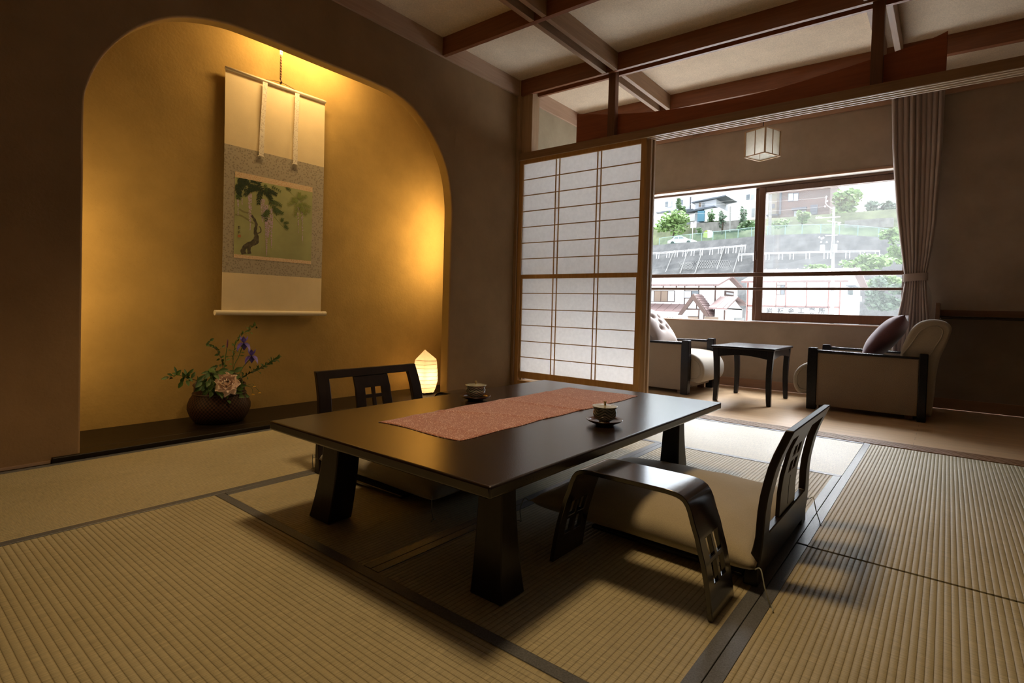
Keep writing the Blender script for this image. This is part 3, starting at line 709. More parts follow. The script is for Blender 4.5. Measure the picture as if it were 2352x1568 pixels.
# painted picture: flat strokes on a silk ground
PIC = [pm('painted_ground', (.36, .38, .175), .7, noise=4, amt=.2), pm('painted_dark_leaf', (.015, .035, .012), .8), pm('painted_bark', (.085, .075, .05), .8, noise=60, amt=.4), pm('painted_blossom', (.58, .44, .60), .8, noise=200, amt=.25),
       pm('painted_pale_leaf', (.22, .27, .07), .8), pm('painted_green_leaf', (.055, .10, .025), .8), pm('painted_seal', (.42, .16, .07), .8), pm('painted_ink', (.06, .05, .03), .8), pm('painted_faint_bark', (.22, .22, .10), .8)]
pic = MB()
def pk(cx, cy, d=0):
    top = 145 + (cx - 278) * .1925; bot = 858 + (cx - 265) * .0877; v = (cy - top) / (bot - top); l = 278 - 13 * v; r = 995 - 23 * v; u = (cx - l) / (r - l)
    z = 1.4985 - .479 * v
    return (XS + .0020 + d + .004 * math.sin((z - .65) * 2.2), 1.588 + .520 * min(max(u, .002), .998), min(max(z, 1.0195), 1.498))
gm = sheet(1.588, 2.108, 1.019, 1.498, .0010); pic.cur = 0; pic.add(gm.v, gm.f)
dd = [0.0]
def nextd(): dd[0] += .0000012; return dd[0]
def poly(pts, c): d = nextd(); pic.cur = c; pic.add([pk(x, y, d) for x, y in pts], [tuple(range(len(pts)))])
def stroke(pts, w, c):
    P = smooth_path([(x, y, 0) for x, y in pts], 5); d = nextd(); pic.cur = c; L_ = []; R_ = []
    for i, p in enumerate(P):
        a, b = P[max(0, i - 1)], P[min(len(P) - 1, i + 1)]; t_ = (b - a).normalized(); k = i / (len(P) - 1); ww = w[0] + (w[1] - w[0]) * k + 2 * math.sin(i * 1.7) * w[0] / 20
        L_.append((p.x - t_.y * ww / 2, p.y + t_.x * ww / 2)); R_.append((p.x + t_.y * ww / 2, p.y - t_.x * ww / 2))
    pts3 = [pk(*q, d) for q in L_] + [pk(*q, d) for q in R_]; n = len(L_); pic.add(pts3, [(i, i + 1, n + i + 1, n + i) for i in range(n - 1)])
def pinnate(x, y, ang, ln, n, c, sz=30):
    a = math.radians(ang); stroke([(x, y), (x + ln * math.cos(a) * .5, y + ln * math.sin(a) * .5 + 3), (x + ln * math.cos(a), y + ln * math.sin(a) + 8)], (3, 1.5), c)
    for i in range(n):
        k = (i + .6) / n; bx, by = x + ln * k * math.cos(a), y + ln * k * math.sin(a) + 8 * k * k
        for s in (-1, 1):
            b = a + s * (.85 - .25 * k) + random.uniform(-.12, .12); l = sz * (1.1 - .35 * k) * random.uniform(.85, 1.1); w = l * .17
            ca, sa = math.cos(b), math.sin(b)
            poly([(bx + l * q * ca - r * w * sa, by + l * q * sa + r * w * ca) for q, r in ((0, 0), (.3, 1), (.65, .85), (1, 0), (.65, -.85), (.3, -1))], c)
def blossom(x, y0, y1, w, c=3, dens=1.0):
    n = int((y1 - y0) / 3.4 * dens * max(1, w / 14))
    for i in range(n):
        k = random.random(); y = y0 + (y1 - y0) * k; ww = w * (1 - k ** 1.6) + 3; cx = x + random.uniform(-ww, ww) * .55; s = random.uniform(3.0, 6.5) * (1 - .4 * k); a0 = random.random() * 6
        poly([(cx + s * math.cos(a0 + j * 1.257) * (1 if j % 2 else .75), y + s * math.sin(a0 + j * 1.257)) for j in range(5)], c)
for P_ in (((278, 492), (330, 505), (385, 540), (432, 575)), ((310, 440), (345, 465), (400, 482), (432, 522), (452, 570))): stroke(P_, (16, 13), 8)
stroke([(352, 862), (342, 825), (372, 775), (425, 745), (452, 700), (446, 640), (455, 585), (436, 530), (405, 490)], (44, 18), 2)
stroke([(395, 856), (392, 800), (420, 770), (462, 750), (464, 690), (450, 650)], (32, 18), 2); stroke([(458, 668), (494, 650), (492, 612), (478, 600)], (13, 8), 2)
stroke([(615, 505), (660, 560), (705, 608)], (3, 2), 5); stroke([(745, 255), (800, 310), (850, 345)], (2, 2), 4)
for a_ in ((402, 300, 640, 26), (300, 335, 500, 8), (335, 345, 400, 6), (512, 350, 560, 34), (545, 400, 870, 30), (590, 430, 800, 24), (560, 520, 700, 42)): blossom(*a_[:3], a_[3])
for a_ in ((845, 420, 660, 13), (886, 440, 760, 14)): blossom(*a_, dens=.7)
for a_ in ((290, 160, 25, 150), (300, 150, 60, 140), (400, 170, 150, 120), (330, 185, 100, 150), (285, 205, 75, 110), (440, 210, 130, 120), (450, 215, 40, 150), (500, 240, 100, 140), (520, 250, 20, 120), (480, 235, 160, 90), (400, 160, 20, 90), (540, 255, 60, 110)): pinnate(*a_, 7, 1, 40)
for a_ in ((570, 350, 60, 150), (590, 365, 20, 95), (600, 420, 30, 100), (560, 430, 100, 110), (575, 460, 150, 70), (600, 450, 10, 95)): pinnate(*a_, 6, 5, 32)
for a_ in ((590, 225, 25, 95), (530, 205, 70, 60), (700, 575, -20, 50), (680, 560, -70, 40), (705, 590, 30, 40), (725, 235, 20, 45), (280, 310, 40, 50)): pinnate(*a_, 5, 5, 24)
for a_ in ((850, 345, -80, 60), (850, 350, -25, 90), (850, 352, 160, 100), (860, 385, 15, 110), (850, 380, 60, 100), (850, 380, 110, 110), (870, 440, 10, 90), (850, 360, 200, 60), (860, 420, 45, 90)): pinnate(*a_, 6, 4, 30)
for dy in (0, 12, 22, 44, 58): poly([(297, 602 + dy), (318, 598 + dy), (318, 602 + dy), (297, 607 + dy)], 7)
stroke([(306, 598), (303, 630)], (4, 3), 7); stroke([(309, 642), (303, 668)], (4, 3), 7); poly([(297, 678), (322, 680), (321, 704), (296, 702)], 6)
S(pic, 'painting', PIC)
# hook strip that holds the scroll
h = thing('scroll_hook', 'slim notched metal hook strip above the hanging scroll', 'hook', (XS + .004, 1.866, 2.19))
m = MB()
m.plate(lambda u, v, sd: ((.0015 if sd else -.0005), (u - .5) * .017, .165 + .205 * v), [0, .3, .7, 1], frange(0, 1, 17), lambda u, v: not (.3 < u < .7 and int(v * 17) % 3 == 1)); m.build('metal_strip', MT['chrome'], h)
m = MB(); m.box(-.002, .004, -.006, .006, .005, .17)
for k in range(8): m.box(.004, .007, -.004, .004, .02 + .018 * k, .029 + .018 * k)
m.build('ratchet_bar', pm('bronze', (.16, .09, .04), .35, metal=.7), h, bevel=.001)
m = MB(); m.tube(smooth_path([(0, 0, .02), (.008, 0, .0), (.012, 0, -.016), (.002, 0, -.022), (-.004, 0, -.012)], 4), .005, 8); m.build('hook', pm('bronze_dark', (.08, .04, .02), .4, metal=.6), h, smooth=True)

# ================================================================== ALCOVE: BASKET AND FLOWERS
VX, VY = -.275, 1.440
t = thing('flower_basket', 'round dark woven bamboo basket holding flowers on the alcove floor', 'basket', (VX, VY, .0243))
MB().lathe([(0, 0), (.115, 0), (.130, .008), (.150, .040), (.163, .078), (.163, .102), (.152, .135), (.138, .158), (.131, .172), (.130, .205), (.132, .214), (.126, .217), (.122, .205), (.121, .17), (.14, .13), (.15, .09), (.12, .015), (0, .012)], 64).build('body', MT['rush'], t, smooth=True)
MT['rattan'] = pm('rattan', (.03, .013, .007), .5, noise=80, amt=.4)
for z, r, nm in ((.214, .131, 'rim_binding'), (.166, .134, 'neck_binding')): MB().tube([(r * math.cos(a), r * math.sin(a), z) for a in frange(0, 2 * PI, 40)], .0065, 8).build(nm, MT['rattan'], t, smooth=True)
m = MB(); m.tube(smooth_path([(0, -.130, .19), (0, -.125, .235), (0, -.085, .272), (0, 0, .290), (0, .075, .272), (0, .122, .228), (0, .130, .18)], 6), .007, 8); m.build('handle', pm('rattan_handle', (.045, .02, .01), .5), t, smooth=True)
def F(cx, cy, x): return onx(360 + cx / 5.6, 720 + cy / 5.6, x)
def leafm(m, p, d, ln, w, nrm=None, curl=.15):
    d = Vector(d).normalized(); up = Vector(nrm or (1, random.uniform(-.5, .5), random.uniform(.1, .8))).normalized(); s = d.cross(up).normalized(); u = s.cross(d)
    ks = (0, .22, .5, .8, 1); ws = (.08, .75, 1, .55, .02)
    pts = []
    for k, q in zip(ks, ws):
        c = Vector(p) + d * ln * k - u * ln * curl * k * k
        pts += [c - s * w * q * .5 + u * w * .12 * q, c - u * w * .05, c + s * w * q * .5 + u * w * .12 * q]
    fs = []
    for i in range(4):
        a = i * 3; fs += [(a, a + 1, a + 4, a + 3), (a + 1, a + 2, a + 5, a + 4)]
    m.add(pts, fs)
def branch(name, label, pts, leaves, lr, lmat, xs, ln, r=.0022, group=None, auto=0, smat='twig', side=True):
    """pts and leaves in close-up pixels, projected onto upright planes x = xs"""
    P = [F(x, y, xx) for (x, y), xx in zip(pts, xs)]
    t = thing(name, label, 'plant', P[0], 0, group); SP = smooth_path(P, 6)
    m = MB(); m.tube([p - P[0] for p in SP], [r * (1.2 - .8 * i / len(SP)) for i in range(len(SP))], 6); m.build('stem', MT[smat], t, smooth=True)
    m = MB(); rng = random.Random(len(pts) * 7 + int(pts[0][0]))
    def nearest(q): return min(SP, key=lambda p: (p - q).length)
    for (x, y) in leaves:
        q = F(x, y, xs[-1] + rng.uniform(-.03, .04)); b = nearest(q); d = q - b
        if d.length < .012: d = Vector((rng.uniform(-.2, .6), rng.uniform(-1, 1), rng.uniform(-.4, 1))) * .02
        L_ = ln * rng.uniform(.8, 1.2); leafm(m, q - d.normalized() * L_ * .5 - P[0], d, L_, L_ * lr, (1, rng.uniform(-.5, .5), rng.uniform(0, .8)))
        if d.length > .02: m.tube([b - P[0], q - d.normalized() * L_ * .4 - P[0]], .0009, 4)
    for i in range(auto):
        k = int((.25 + .75 * (i + .5) / auto) * (len(SP) - 1)); p = SP[k]; tg = (SP[min(k + 1, len(SP) - 1)] - SP[max(0, k - 1)]).normalized()
        d = tg * .6 + Vector((rng.uniform(-.3, .8), rng.uniform(-1, 1), rng.uniform(-.6, .9))) * .9
        leafm(m, p - P[0], d, ln * rng.uniform(.7, 1.15), ln * lr * rng.uniform(.8, 1.1), (1, rng.uniform(-.6, .6), rng.uniform(-.1, .9)))
    m.build('leaves', MT[lmat], t, smooth=True); return t
branch('leafy_branch', 'leafy branch reaching left out of the basket, broad dark leaves', [(700, 1000), (600, 880), (480, 850), (370, 815), (250, 790), (130, 830)], [(240, 722), (290, 770), (370, 755), (445, 742), (325, 860), (305, 915), (400, 890), (185, 835), (470, 790), (140, 820), (230, 800), (430, 840), (345, 800)], .48, 'leaf', [-.27, -.24, -.22, -.2, -.2, -.2], .040, auto=10)
branch('leafy_branch', 'arching branch with small round leaves at the upper left of the basket', [(800, 1000), (850, 780), (840, 620), (780, 480), (700, 410), (640, 400), (700, 335)], [(640, 385), (655, 410), (785, 455), (790, 490), (710, 415), (775, 530), (790, 590), (860, 420), (760, 680), (820, 665), (880, 670)], .6, 'leaf', [-.28] * 7, .026, auto=12)
branch('leafy_branch', 'slender branch with many narrow leaves slanting to the right of the basket', [(980, 1000), (1080, 840), (1230, 750), (1380, 680), (1480, 610), (1560, 560)], [(1150, 790), (1200, 690), (1250, 720), (1300, 690), (1330, 760), (1400, 690), (1430, 640), (1500, 565), (1545, 570), (1560, 605), (1480, 640), (1360, 660), (1110, 770), (1170, 830), (1100, 870), (1130, 900)], .32, 'leaf', [-.27, -.26, -.24, -.23, -.22, -.22], .030, auto=44)
branch('leafy_branch', 'tallest thin vine rising above the irises in the basket', [(950, 1000), (980, 700), (985, 520), (1020, 380), (1100, 270), (1200, 195), (1280, 150)], [(1170, 270), (1060, 310), (1220, 250), (1200, 195), (1285, 180), (980, 400), (1010, 440), (940, 470), (960, 540), (900, 555), (1040, 480), (1100, 540), (1110, 500), (950, 650), (920, 590)], .45, 'leaf2', [-.29] * 7, .024, r=.0014, auto=26, smat='stem')
branch('leafy_branch', 'thick cluster of broad leaves around the peony at the basket rim', [(840, 1020), (790, 900), (720, 830), (690, 720)], [(700, 900), (620, 860), (740, 965), (770, 810), (650, 800), (710, 730), (830, 760), (690, 950), (610, 950), (640, 1010), (1010, 950), (1050, 900), (1040, 820), (930, 1130), (1000, 1170), (1130, 1110), (600, 930), (660, 900), (730, 880), (760, 930), (680, 870), (560, 840), (620, 1000), (740, 850), (540, 910), (830, 1040), (900, 1060), (960, 1040), (1060, 1010), (1090, 930), (780, 760), (860, 730), (930, 760), (1000, 800), (1080, 1060), (1150, 1060), (960, 750), (1050, 720), (560, 900), (590, 820), (1070, 970), (540, 960), (790, 1010), (700, 1030)], .55, 'leaf', [-.22, -.2, -.17, -.14], .046, auto=20)
def iris(label, pts, cx, cy, s, group='irises in the basket'):
    P = [F(x, y, -.24) for x, y in pts]; t = thing('iris_flower', label, 'flower', P[0], 0, group)
    m = MB(); m.tube([p - P[0] for p in smooth_path(P, 5)], .0024, 8); m.build('stem', MT['stem'], t, smooth=True)
    c = F(cx, cy, -.24) - P[0]; m = MB()
    for k in range(3):        # falls
        a = 2.1 * k + .6; leafm(m, c, (math.cos(a) * .9, math.sin(a), -.25), .044 * s, .040 * s, (0, 0, 1), .75)
    for k in range(3):        # standards
        a = 2.1 * k + 1.6; leafm(m, c, (math.cos(a) * .45, math.sin(a) * .5, 1), .040 * s, .022 * s, (math.cos(a), math.sin(a), 0), -.1)
    for k in range(3):
        a = 2.1 * k + .6; leafm(m, c + Vector((0, 0, .002)), (math.cos(a), math.sin(a), .35), .018 * s, .008 * s, (0, 0, 1), .2)
    m.build('petals', MT['irisp'], t, smooth=True)
    m = MB()
    for k in range(3): a = 2.1 * k + .6; leafm(m, c + Vector((0, 0, .003)), (math.cos(a), math.sin(a), -.05), .012 * s, .005 * s, (0, 0, 1), .3)
    m.build('throat', MT['irisy'], t, smooth=True)
iris('upper purple iris of the two in the basket', [(960, 1000), (985, 700), (1050, 560), (1110, 400)], 1120, 375, 1.15)
iris('lower purple iris, right of and below the other one', [(1000, 1000), (1090, 720), (1200, 590)], 1220, 540, 1.15)
P = [F(x, y, -.26) for x, y in ((870, 1000), (862, 760), (890, 520), (905, 420), (912, 330))]
t = thing('iris_bud', 'closed dark purple iris bud on a straight stem left of the irises', 'flower', P[0]); SP = smooth_path(P, 5)
m = MB(); m.tube([p - P[0] for p in SP[:15]], .0026, 8); m.build('stem', MT['stem'], t, smooth=True)
m = MB(); q = [p - P[0] for p in SP[14:]]; m.tube(q, [.0028, .0042, .0045, .004, .0042, .0034, .001][:len(q)], 8); m.build('bud', MT['bud'], t, smooth=True)
# peony
pc = F(900, 900, -.118); t = thing('peony_flower', 'large pale pink peony at the front rim of the basket', 'flower', pc)
d_out = (CAM - pc).normalized(); d_out = (d_out + Vector((0, .1, .25))).normalized(); ax = d_out.cross(Vector((0, 0, 1))).normalized(); ay = ax.cross(d_out)
def petal(m, az, el, r0, ln, w, cup):
    rad = ax * math.cos(az) + ay * math.sin(az); d = (rad * math.cos(el) + d_out * math.sin(el)); s = rad.cross(d_out); nn = (d_out * math.cos(el) - rad * math.sin(el))
    def fn(u, v):
        a = (u - .5) * 2; ww = w * (math.sin(PI * min(1, v * .86 + .1)) ** .6); edge = 1 + .06 * math.sin(9 * a + az * 5) * v
        return rad * r0 + d * ln * v * edge * (1 - .12 * a * a) + s * ww * a * .5 + nn * (cup * ln * (v * v * .9 + .5 * a * a * v))
    m.grid(fn, 6, 7)
m = MB(); rg = random.Random(3)
for n, el, ln, w, cup in ((7, -.15, .052, .046, .10), (8, .25, .050, .042, .25), (8, .6, .044, .036, .38), (7, .9, .036, .028, .45), (6, 1.15, .028, .022, .4)):
    for k in range(n): petal(m, 2 * PI * (k + rg.uniform(-.25, .25)) / n + el * 3, el + rg.uniform(-.12, .12), .004, 1.28 * ln * rg.uniform(.88, 1.12), 1.28 * w * rg.uniform(.9, 1.15), cup)
m.build('petals', MT['peony'], t, smooth=True)
m = MB()
for k in range(9): petal(m, k * .7, 1.3 + rg.uniform(-.15, .15), .002, .020, .012, .3)
m.build('inner_petals', MT['peonyc'], t, smooth=True)
m = MB(); m.tube(smooth_path([d_out * -.002, d_out * -.03 + Vector((-.01, 0, -.01)), Vector((-.09, .02, -.06)), Vector((-.13, .03, -.16))], 4), .003, 8); m.build('stem', MT['stem'], t, smooth=True)
for cx, cy, sc, lab in ((1238, 1050, 1, 'lowest small yellow flower drooping beside the basket'), (1325, 1030, .9, 'rightmost small yellow flower beside the basket'), (1255, 950, .8, 'uppermost small yellow flower beside the basket rim')):
    P = [F(1060, 960, -.2), F(1130, 935, -.18), F((1180 + cx) / 2 + 10, (935 + cy) / 2 - 40, -.17), F(cx, cy - 14, -.165)]
    t = thing('yellow_flower', lab, 'flower', P[0]); m = MB(); m.tube([p - P[0] for p in smooth_path(P, 5)], .0011, 6); m.build('stem', MT['stem'], t, smooth=True)
    m = MB(); c = P[-1] - P[0]
    for k in range(9): a = .7 * k; leafm(m, c + Vector((0, 0, .003)), (math.cos(a) * .7, math.sin(a) * .7, -.6 - .2 * (k % 2)), .012 * sc, .010 * sc, (math.cos(a), math.sin(a), .3), -.25)
    m.build('petals', MT['yellow'], t, smooth=True)

# ================================================================== ALCOVE: PAPER LANTERN
LX, LY = -.235, 2.985
t = thing('paper_lantern', 'glowing faceted paper floor lantern at the right end of the alcove', 'lantern', (LX, LY, .0243))
def ring(z, r, ph, n=6, dx=0, dy=0, sq=1): return [(dx + r * math.cos(2 * PI * k / n + ph), dy + sq * r * math.sin(2 * PI * k / n + ph), z) for k in range(n)]
rings = [ring(.012, .078, .25), ring(.045, .096, .25), ring(.10, .110, .25), ring(.17, .106, .25), ring(.235, .100, .25), ring(.272, .094, .25)]
m = MB(); m.loft(rings, caps=False); o = len(m.v) - 6
apex = (0, -.012, .352); m.add(list(rings[-1]) + [apex], [(k, (k + 1) % 6, 6) for k in range(6)])
m.build('paper_shade', MT['lampp'], t)
MT['rustwire'] = pm('rust_wire', (.35, .17, .04), .7)
for k in range(1, 9):
    z = .02 + .031 * k
    for (a, b) in zip(rings, rings[1:]):
        if a[0][2] <= z <= b[0][2]:
            q = (z - a[0][2]) / (b[0][2] - a[0][2]); P = [Vector(u).lerp(Vector(v), q) * 1.0 + Vector((0, 0, .004 * math.sin(k * 3 + j * 2))) for j, (u, v) in enumerate(zip(a, b))]
            MB().tube([Vector((p.x * 1.008, p.y * 1.008, p.z)) for p in P + P[:1]], .0015, 4).build('wire_hoop', MT['rustwire'], t); break
MB().lathe([(0, 0), (.072, 0), (.074, .004), (.074, .014), (.0, .014)], 32).build('base', MT['black'], t, smooth=False)
m = MB(); m.lathe([(0, .095), (.014, .10), (.024, .125), (.026, .145), (.018, .168), (0, .178)], 20); m.build('bulb', emit('lamp_bulb', (1.0, .62, .26), 60), t, smooth=True)
m = MB(); m.lathe([(0, .014), (.012, .014), (.012, .095), (0, .096)], 16); m.build('socket', MT['black'], t)

# ================================================================== PENDANT LANTERN
t = thing('pendant_lantern', 'square wood-framed paper pendant lantern hanging before the window', 'lantern', (1.715, 5.13, 2.13), math.radians(-22))
s = .102; H = .232
m = MB()
for sx in (-1, 1):
    for sy in (-1, 1): m.box(sx * s - .006, sx * s + .006, sy * s - .006, sy * s + .006, 0, H)
for z in (0, H - .010):
    for q in (-1, 1): m.box(-s, s, q * s - .005, q * s + .005, z, z + .010); m.box(q * s - .005, q * s + .005, -s, s, z, z + .010)
m.build('frame', MT['corner'], t, bevel=.001, seg=1)
for q in (-1, 1):
    BX(-.003, .003, q * s - .003, q * s + .003, .01, H - .01).build('muntin', MT['corner'], t); BX(q * s - .003, q * s + .003, -.003, .003, .01, H - .01).build('muntin', MT['corner'], t)
for q in (-1, 1):
    BX(-s + .005, s - .005, q * (s - .0045), q * (s - .004), .008, H - .008).build('paper_panel', MT['pendp'], t); BX(q * (s - .0045), q * (s - .004), -s + .005, s - .005, .008, H - .008).build('paper_panel', MT['pendp'], t)
BX(-s, s, -s, s, H - .002, H - .001).build('top_paper', MT['pendp'], t)
m = MB(); m.tube([(0, 0, H - .004), (0, 0, .604)], .0035, 8); m.build('cord', pm('black_cord', (.01, .01, .01), .6), t, smooth=True)
MB().lathe([(0, .575), (.05, .578), (.058, .586), (.058, .6045), (0, .6045)], 32).build('ceiling_cup', pm('black_plastic', (.012, .012, .012), .4), t, smooth=False)

# ================================================================== CURTAIN
t = thing('curtain', 'dusky pink-brown curtain tied back at the right side of the window', 'curtain', (2.82, 5.52, .05))
Lf = [(2.59, 2.631), (2.567, 2.633), (2.154, 2.651), (1.906, 2.671), (1.603, 2.698), (1.329, 2.735), (1.104, 2.767), (1.036, 2.773), (.88, 2.756), (.682, 2.725), (.4, 2.70), (.05, 2.685)]
Rf = [(2.59, 2.995), (2.515, 2.995), (2.1, 2.995), (1.841, 2.985), (1.514, 2.972), (1.253, 2.945), (1.101, 2.922), (1.035, 2.920), (.883, 2.934), (.724, 2.953), (.4, 2.965), (.05, 2.975)]
def itp(T, z):
    for (a, b), (c, d) in zip(T, T[1:]):
        if z >= c: return b + (d - b) * (a - z) / (a - c)
    return T[-1][1]
def drape(sd, y0=5.52):
    def fn(u, v):
        z = 2.59 - 2.54 * v; l, r = itp(Lf, z), itp(Rf, z); w = r - l
        tie = math.exp(-((z - 1.07) / .30) ** 2); ph = 2 * PI * 9.5 * u + .9 * math.sin(5 * u + 1.3) + .35 * math.sin(3 * z + 9 * u)
        amp = (.034 - .014 * tie) * (.75 + .35 * math.sin(13 * u + 2)) * (1 if z < 2.5 else .8)
        y = y0 + amp * math.sin(ph) - .012 * tie * math.sin(PI * u); x = l + w * u + .010 * math.cos(ph) * (1 - .5 * tie)
        return (x - 2.82, y - 5.52 + sd, z - .05)
    return fn
m = MB().grid(drape(0), 190, 70); a = MB().grid(drape(.002), 190, 70); m.add(a.v, [f[::-1] for f in a.f])
m.build('drape', MT['curtain'], t, smooth=True)
m = MB(); pts = []
def tie(u, v):
    a = 2 * PI * u; l, r = 2.764, 2.928; return ((l + r) / 2 + (r - l) / 2 * 1.03 * math.cos(a) * (1 if abs(math.cos(a)) < .9 else 1) - 2.82, -.002 + .040 * math.sin(a), 1.041 + .064 * v + .006 * math.cos(a) - .05)
m.grid(tie, 40, 3); m.build('tieback', MT['curtain'], t, smooth=True)
m = MB().grid(lambda u, v: (2.925 + .038 * math.sin(PI * min(1, v * 1.05)) * u - 2.82, .03 + .012 * math.sin(3 * v), 1.04 - .38 * v - .05), 3, 14); m.build('lining_edge', MT['lining'], t, smooth=True)

# ================================================================== SIDE TABLE
t = thing('side_table', 'small square black side table between the two armchairs', 'table', (1.752, 4.915, 0))
m = MB()
BX(-.252, .252, -.325, .325, .444, .464).build('tabletop', MT['blue_black'], t, bevel=.007, seg=3)
def apron(x0, x1, y0, y1):
    n = 16; lo = []
    if x1 - x0 > y1 - y0:
        pts = [(x0 + (x1 - x0) * k / n, .372 + .022 * math.sin(PI * k / n)) for k in range(n + 1)]; return MB().prism([(x1, .4435), (x0, .4435)] + pts, 'y', y0, y1)
    pts = [(y0 + (y1 - y0) * k / n, .372 + .022 * math.sin(PI * k / n)) for k in range(n + 1)]; return MB().prism([(y1, .4435), (y0, .4435)] + pts, 'x', x0, x1)
for a in ((-.195, .195, -.297, -.278), (-.195, .195, .278, .297), (-.236, -.217, -.256, .256), (.217, .236, -.256, .256)): apron(*a).build('apron', MT['blue_black'], t, bevel=.0015, seg=1)
for sx in (-1, 1):
    for sy in (-1, 1):
        rings = []
        for i in range(11):
            k = i / 10; w = .033 + .013 * k ** .8; ox = .230 - .006 * math.sin(PI * k) ; oy = .300
            x1, y1 = sx * (ox + .012 * k ** 2), sy * oy; x0, y0 = x1 - sx * w, y1 - sy * w; z = .0008 + .443 * k
            q = [(x0, y0, z), (x1, y0, z), (x1, y1, z), (x0, y1, z)]; rings.append(q)
        MB().loft(rings).build('leg', MT['blue_black'], t, bevel=.003)

# ================================================================== ARMCHAIRS
def armchair(x, y, sg, D, label):
    t = thing('armchair', label, 'armchair', (x, y, 0), 0, 'armchairs by the window')
    def B(m, n, mt, par=t, **k):
        m.v = [(v[0] * sg, v[1], v[2]) for v in m.v]; return m.build(n, mt, par, **k)
    for y0, s in ((0, 1), (D, -1)):
        a, b = sorted((y0 + s * .006, y0 + s * .050)); B(BX(.060, .712, a, b, .036, .4475), 'side_panel', MT['tweed'], bevel=.006)
        a, b = sorted((y0 - s * .004, y0 + s * .062))
        m = MB(); m.prism([(0, .0008), (.066, .0008), (.068, .30), (.067, .445), (.064, .470), (.058, .485), (.006, .485), (0, .478), (-.004, .30)], 'y', a, b); B(m, 'front_post', MT['blue_black'], bevel=.006, seg=3)
        m = MB(); m.prism([(.710, .0008), (.762, .0008), (.764, .484), (.713, .486)], 'y', a, b); B(m, 'rear_post', MT['blue_black'], bevel=.006, seg=3)
        a, b = sorted((y0 - s * .014, y0 + s * .072))
        m = MB(); m.prism([(.0685, .448), (.709, .445), (.709, .459), (.0685, .469)], 'y', a, b); B(m, 'arm_rail', MT['blue_black'], bevel=.006, seg=3)
    m = MB(); m.box(.03, .74, .064, D - .064, .05, .125); B(m, 'seat_base', MT['tweed'], bevel=.008)
    for fx_, fy in ((.10, .10), (.66, .10), (.10, D - .10), (.66, D - .10)): B(BX(fx_ - .025, fx_ + .025, fy - .025, fy + .025, .0008, .05), 'glide', MT['darkwood'])
    pr_ = smooth_path([(.56, .128, 0), (.25, .128, 0), (.02, .118, 0), (-.065, .105, 0), (-.105, .145, 0), (-.118, .21, 0), (-.104, .28, 0), (-.055, .337, 0), (.03, .370, 0), (.20, .378, 0), (.565, .365, 0)], 4)
    def rounded(poly, y0, y1, r, name, mt, par=t):
        cx = sum(p[0] for p in poly) / len(poly); cz = sum(p[1] for p in poly) / len(poly); rings = []
        n = 6
        for i in range(n + 1): a = PI / 2 * i / n; rings.append((y0 + r * (1 - math.sin(a)), r * (1 - math.cos(a))))
        rings = rings[::-1]; seq = [(yy, -r * 0 - d) for yy, d in [(y0 + r * (1 - math.cos(PI / 2 * i / n)), r * (1 - math.sin(PI / 2 * i / n))) for i in range(n + 1)]]
        seq2 = [(y0 + y1 - yy, d) for yy, d in reversed(seq)]; P = [Vector((p[0], p[1])) for p in poly]; m = MB(); R_ = []
        for yy, d in seq + seq2:
            ring_ = []
            for i, p in enumerate(P):
                v = Vector((cx, cz)) - p; ring_.append((p.x + v.x / v.length * -d, yy, p.y + v.y / v.length * -d))
            R_.append(ring_)
        m.loft(R_); return B(m, name, mt, par, smooth=True)
    sc = rounded([(p.x, p.y) for p in pr_], .066, D - .066, .03, 'seat_cushion', MT['linen'])
    for yy in (.0665, D - .0665):
        q = [(p.x, yy, p.y) for p in smooth_path([(.05, .150, 0), (-.045, .142, 0), (-.078, .17, 0), (-.088, .21, 0), (-.078, .265, 0), (-.04, .308, 0), (.05, .336, 0)], 5)]
        m = MB(); m.tube(q, .0045, 6); B(m, 'piping', MT['linen'], sc, smooth=True)
    bk = smooth_path([(.585, .13, 0), (.586, .30, 0), (.590, .42, 0), (.604, .52, 0), (.630, .60, 0), (.660, .665, 0), (.705, .712, 0), (.770, .732, 0), (.838, .722, 0), (.880, .688, 0), (.884, .645, 0), (.858, .55, 0), (.826, .45, 0), (.806, .30, 0), (.800, .157, 0), (.790, .03, 0)], 4)
    b_ = rounded([(p.x, p.y) for p in bk] , .066, D - .066, .03, 'back_cushion', MT['linen'])
    q = [(p.x, .064, p.y) for p in smooth_path([(.612, .47, 0), (.665, .56, 0), (.708, .64, 0), (.752, .678, 0), (.80, .685, 0), (.835, .66, 0), (.832, .61, 0), (.795, .53, 0), (.77, .47, 0)], 5)]
    for yy in (0, D - .128):
        m = MB(); m.tube([(a, b + yy, c) for a, b, c in q], .0045, 6); B(m, 'piping', MT['linen'], b_, smooth=True)
    return t
armchair(2.206, 4.782, 1, .672, 'right armchair facing left with the purple cushion, its tweed side to the tatami')
armchair(1.267, 4.705, -1, .705, 'left armchair facing right, half hidden behind the shoji')
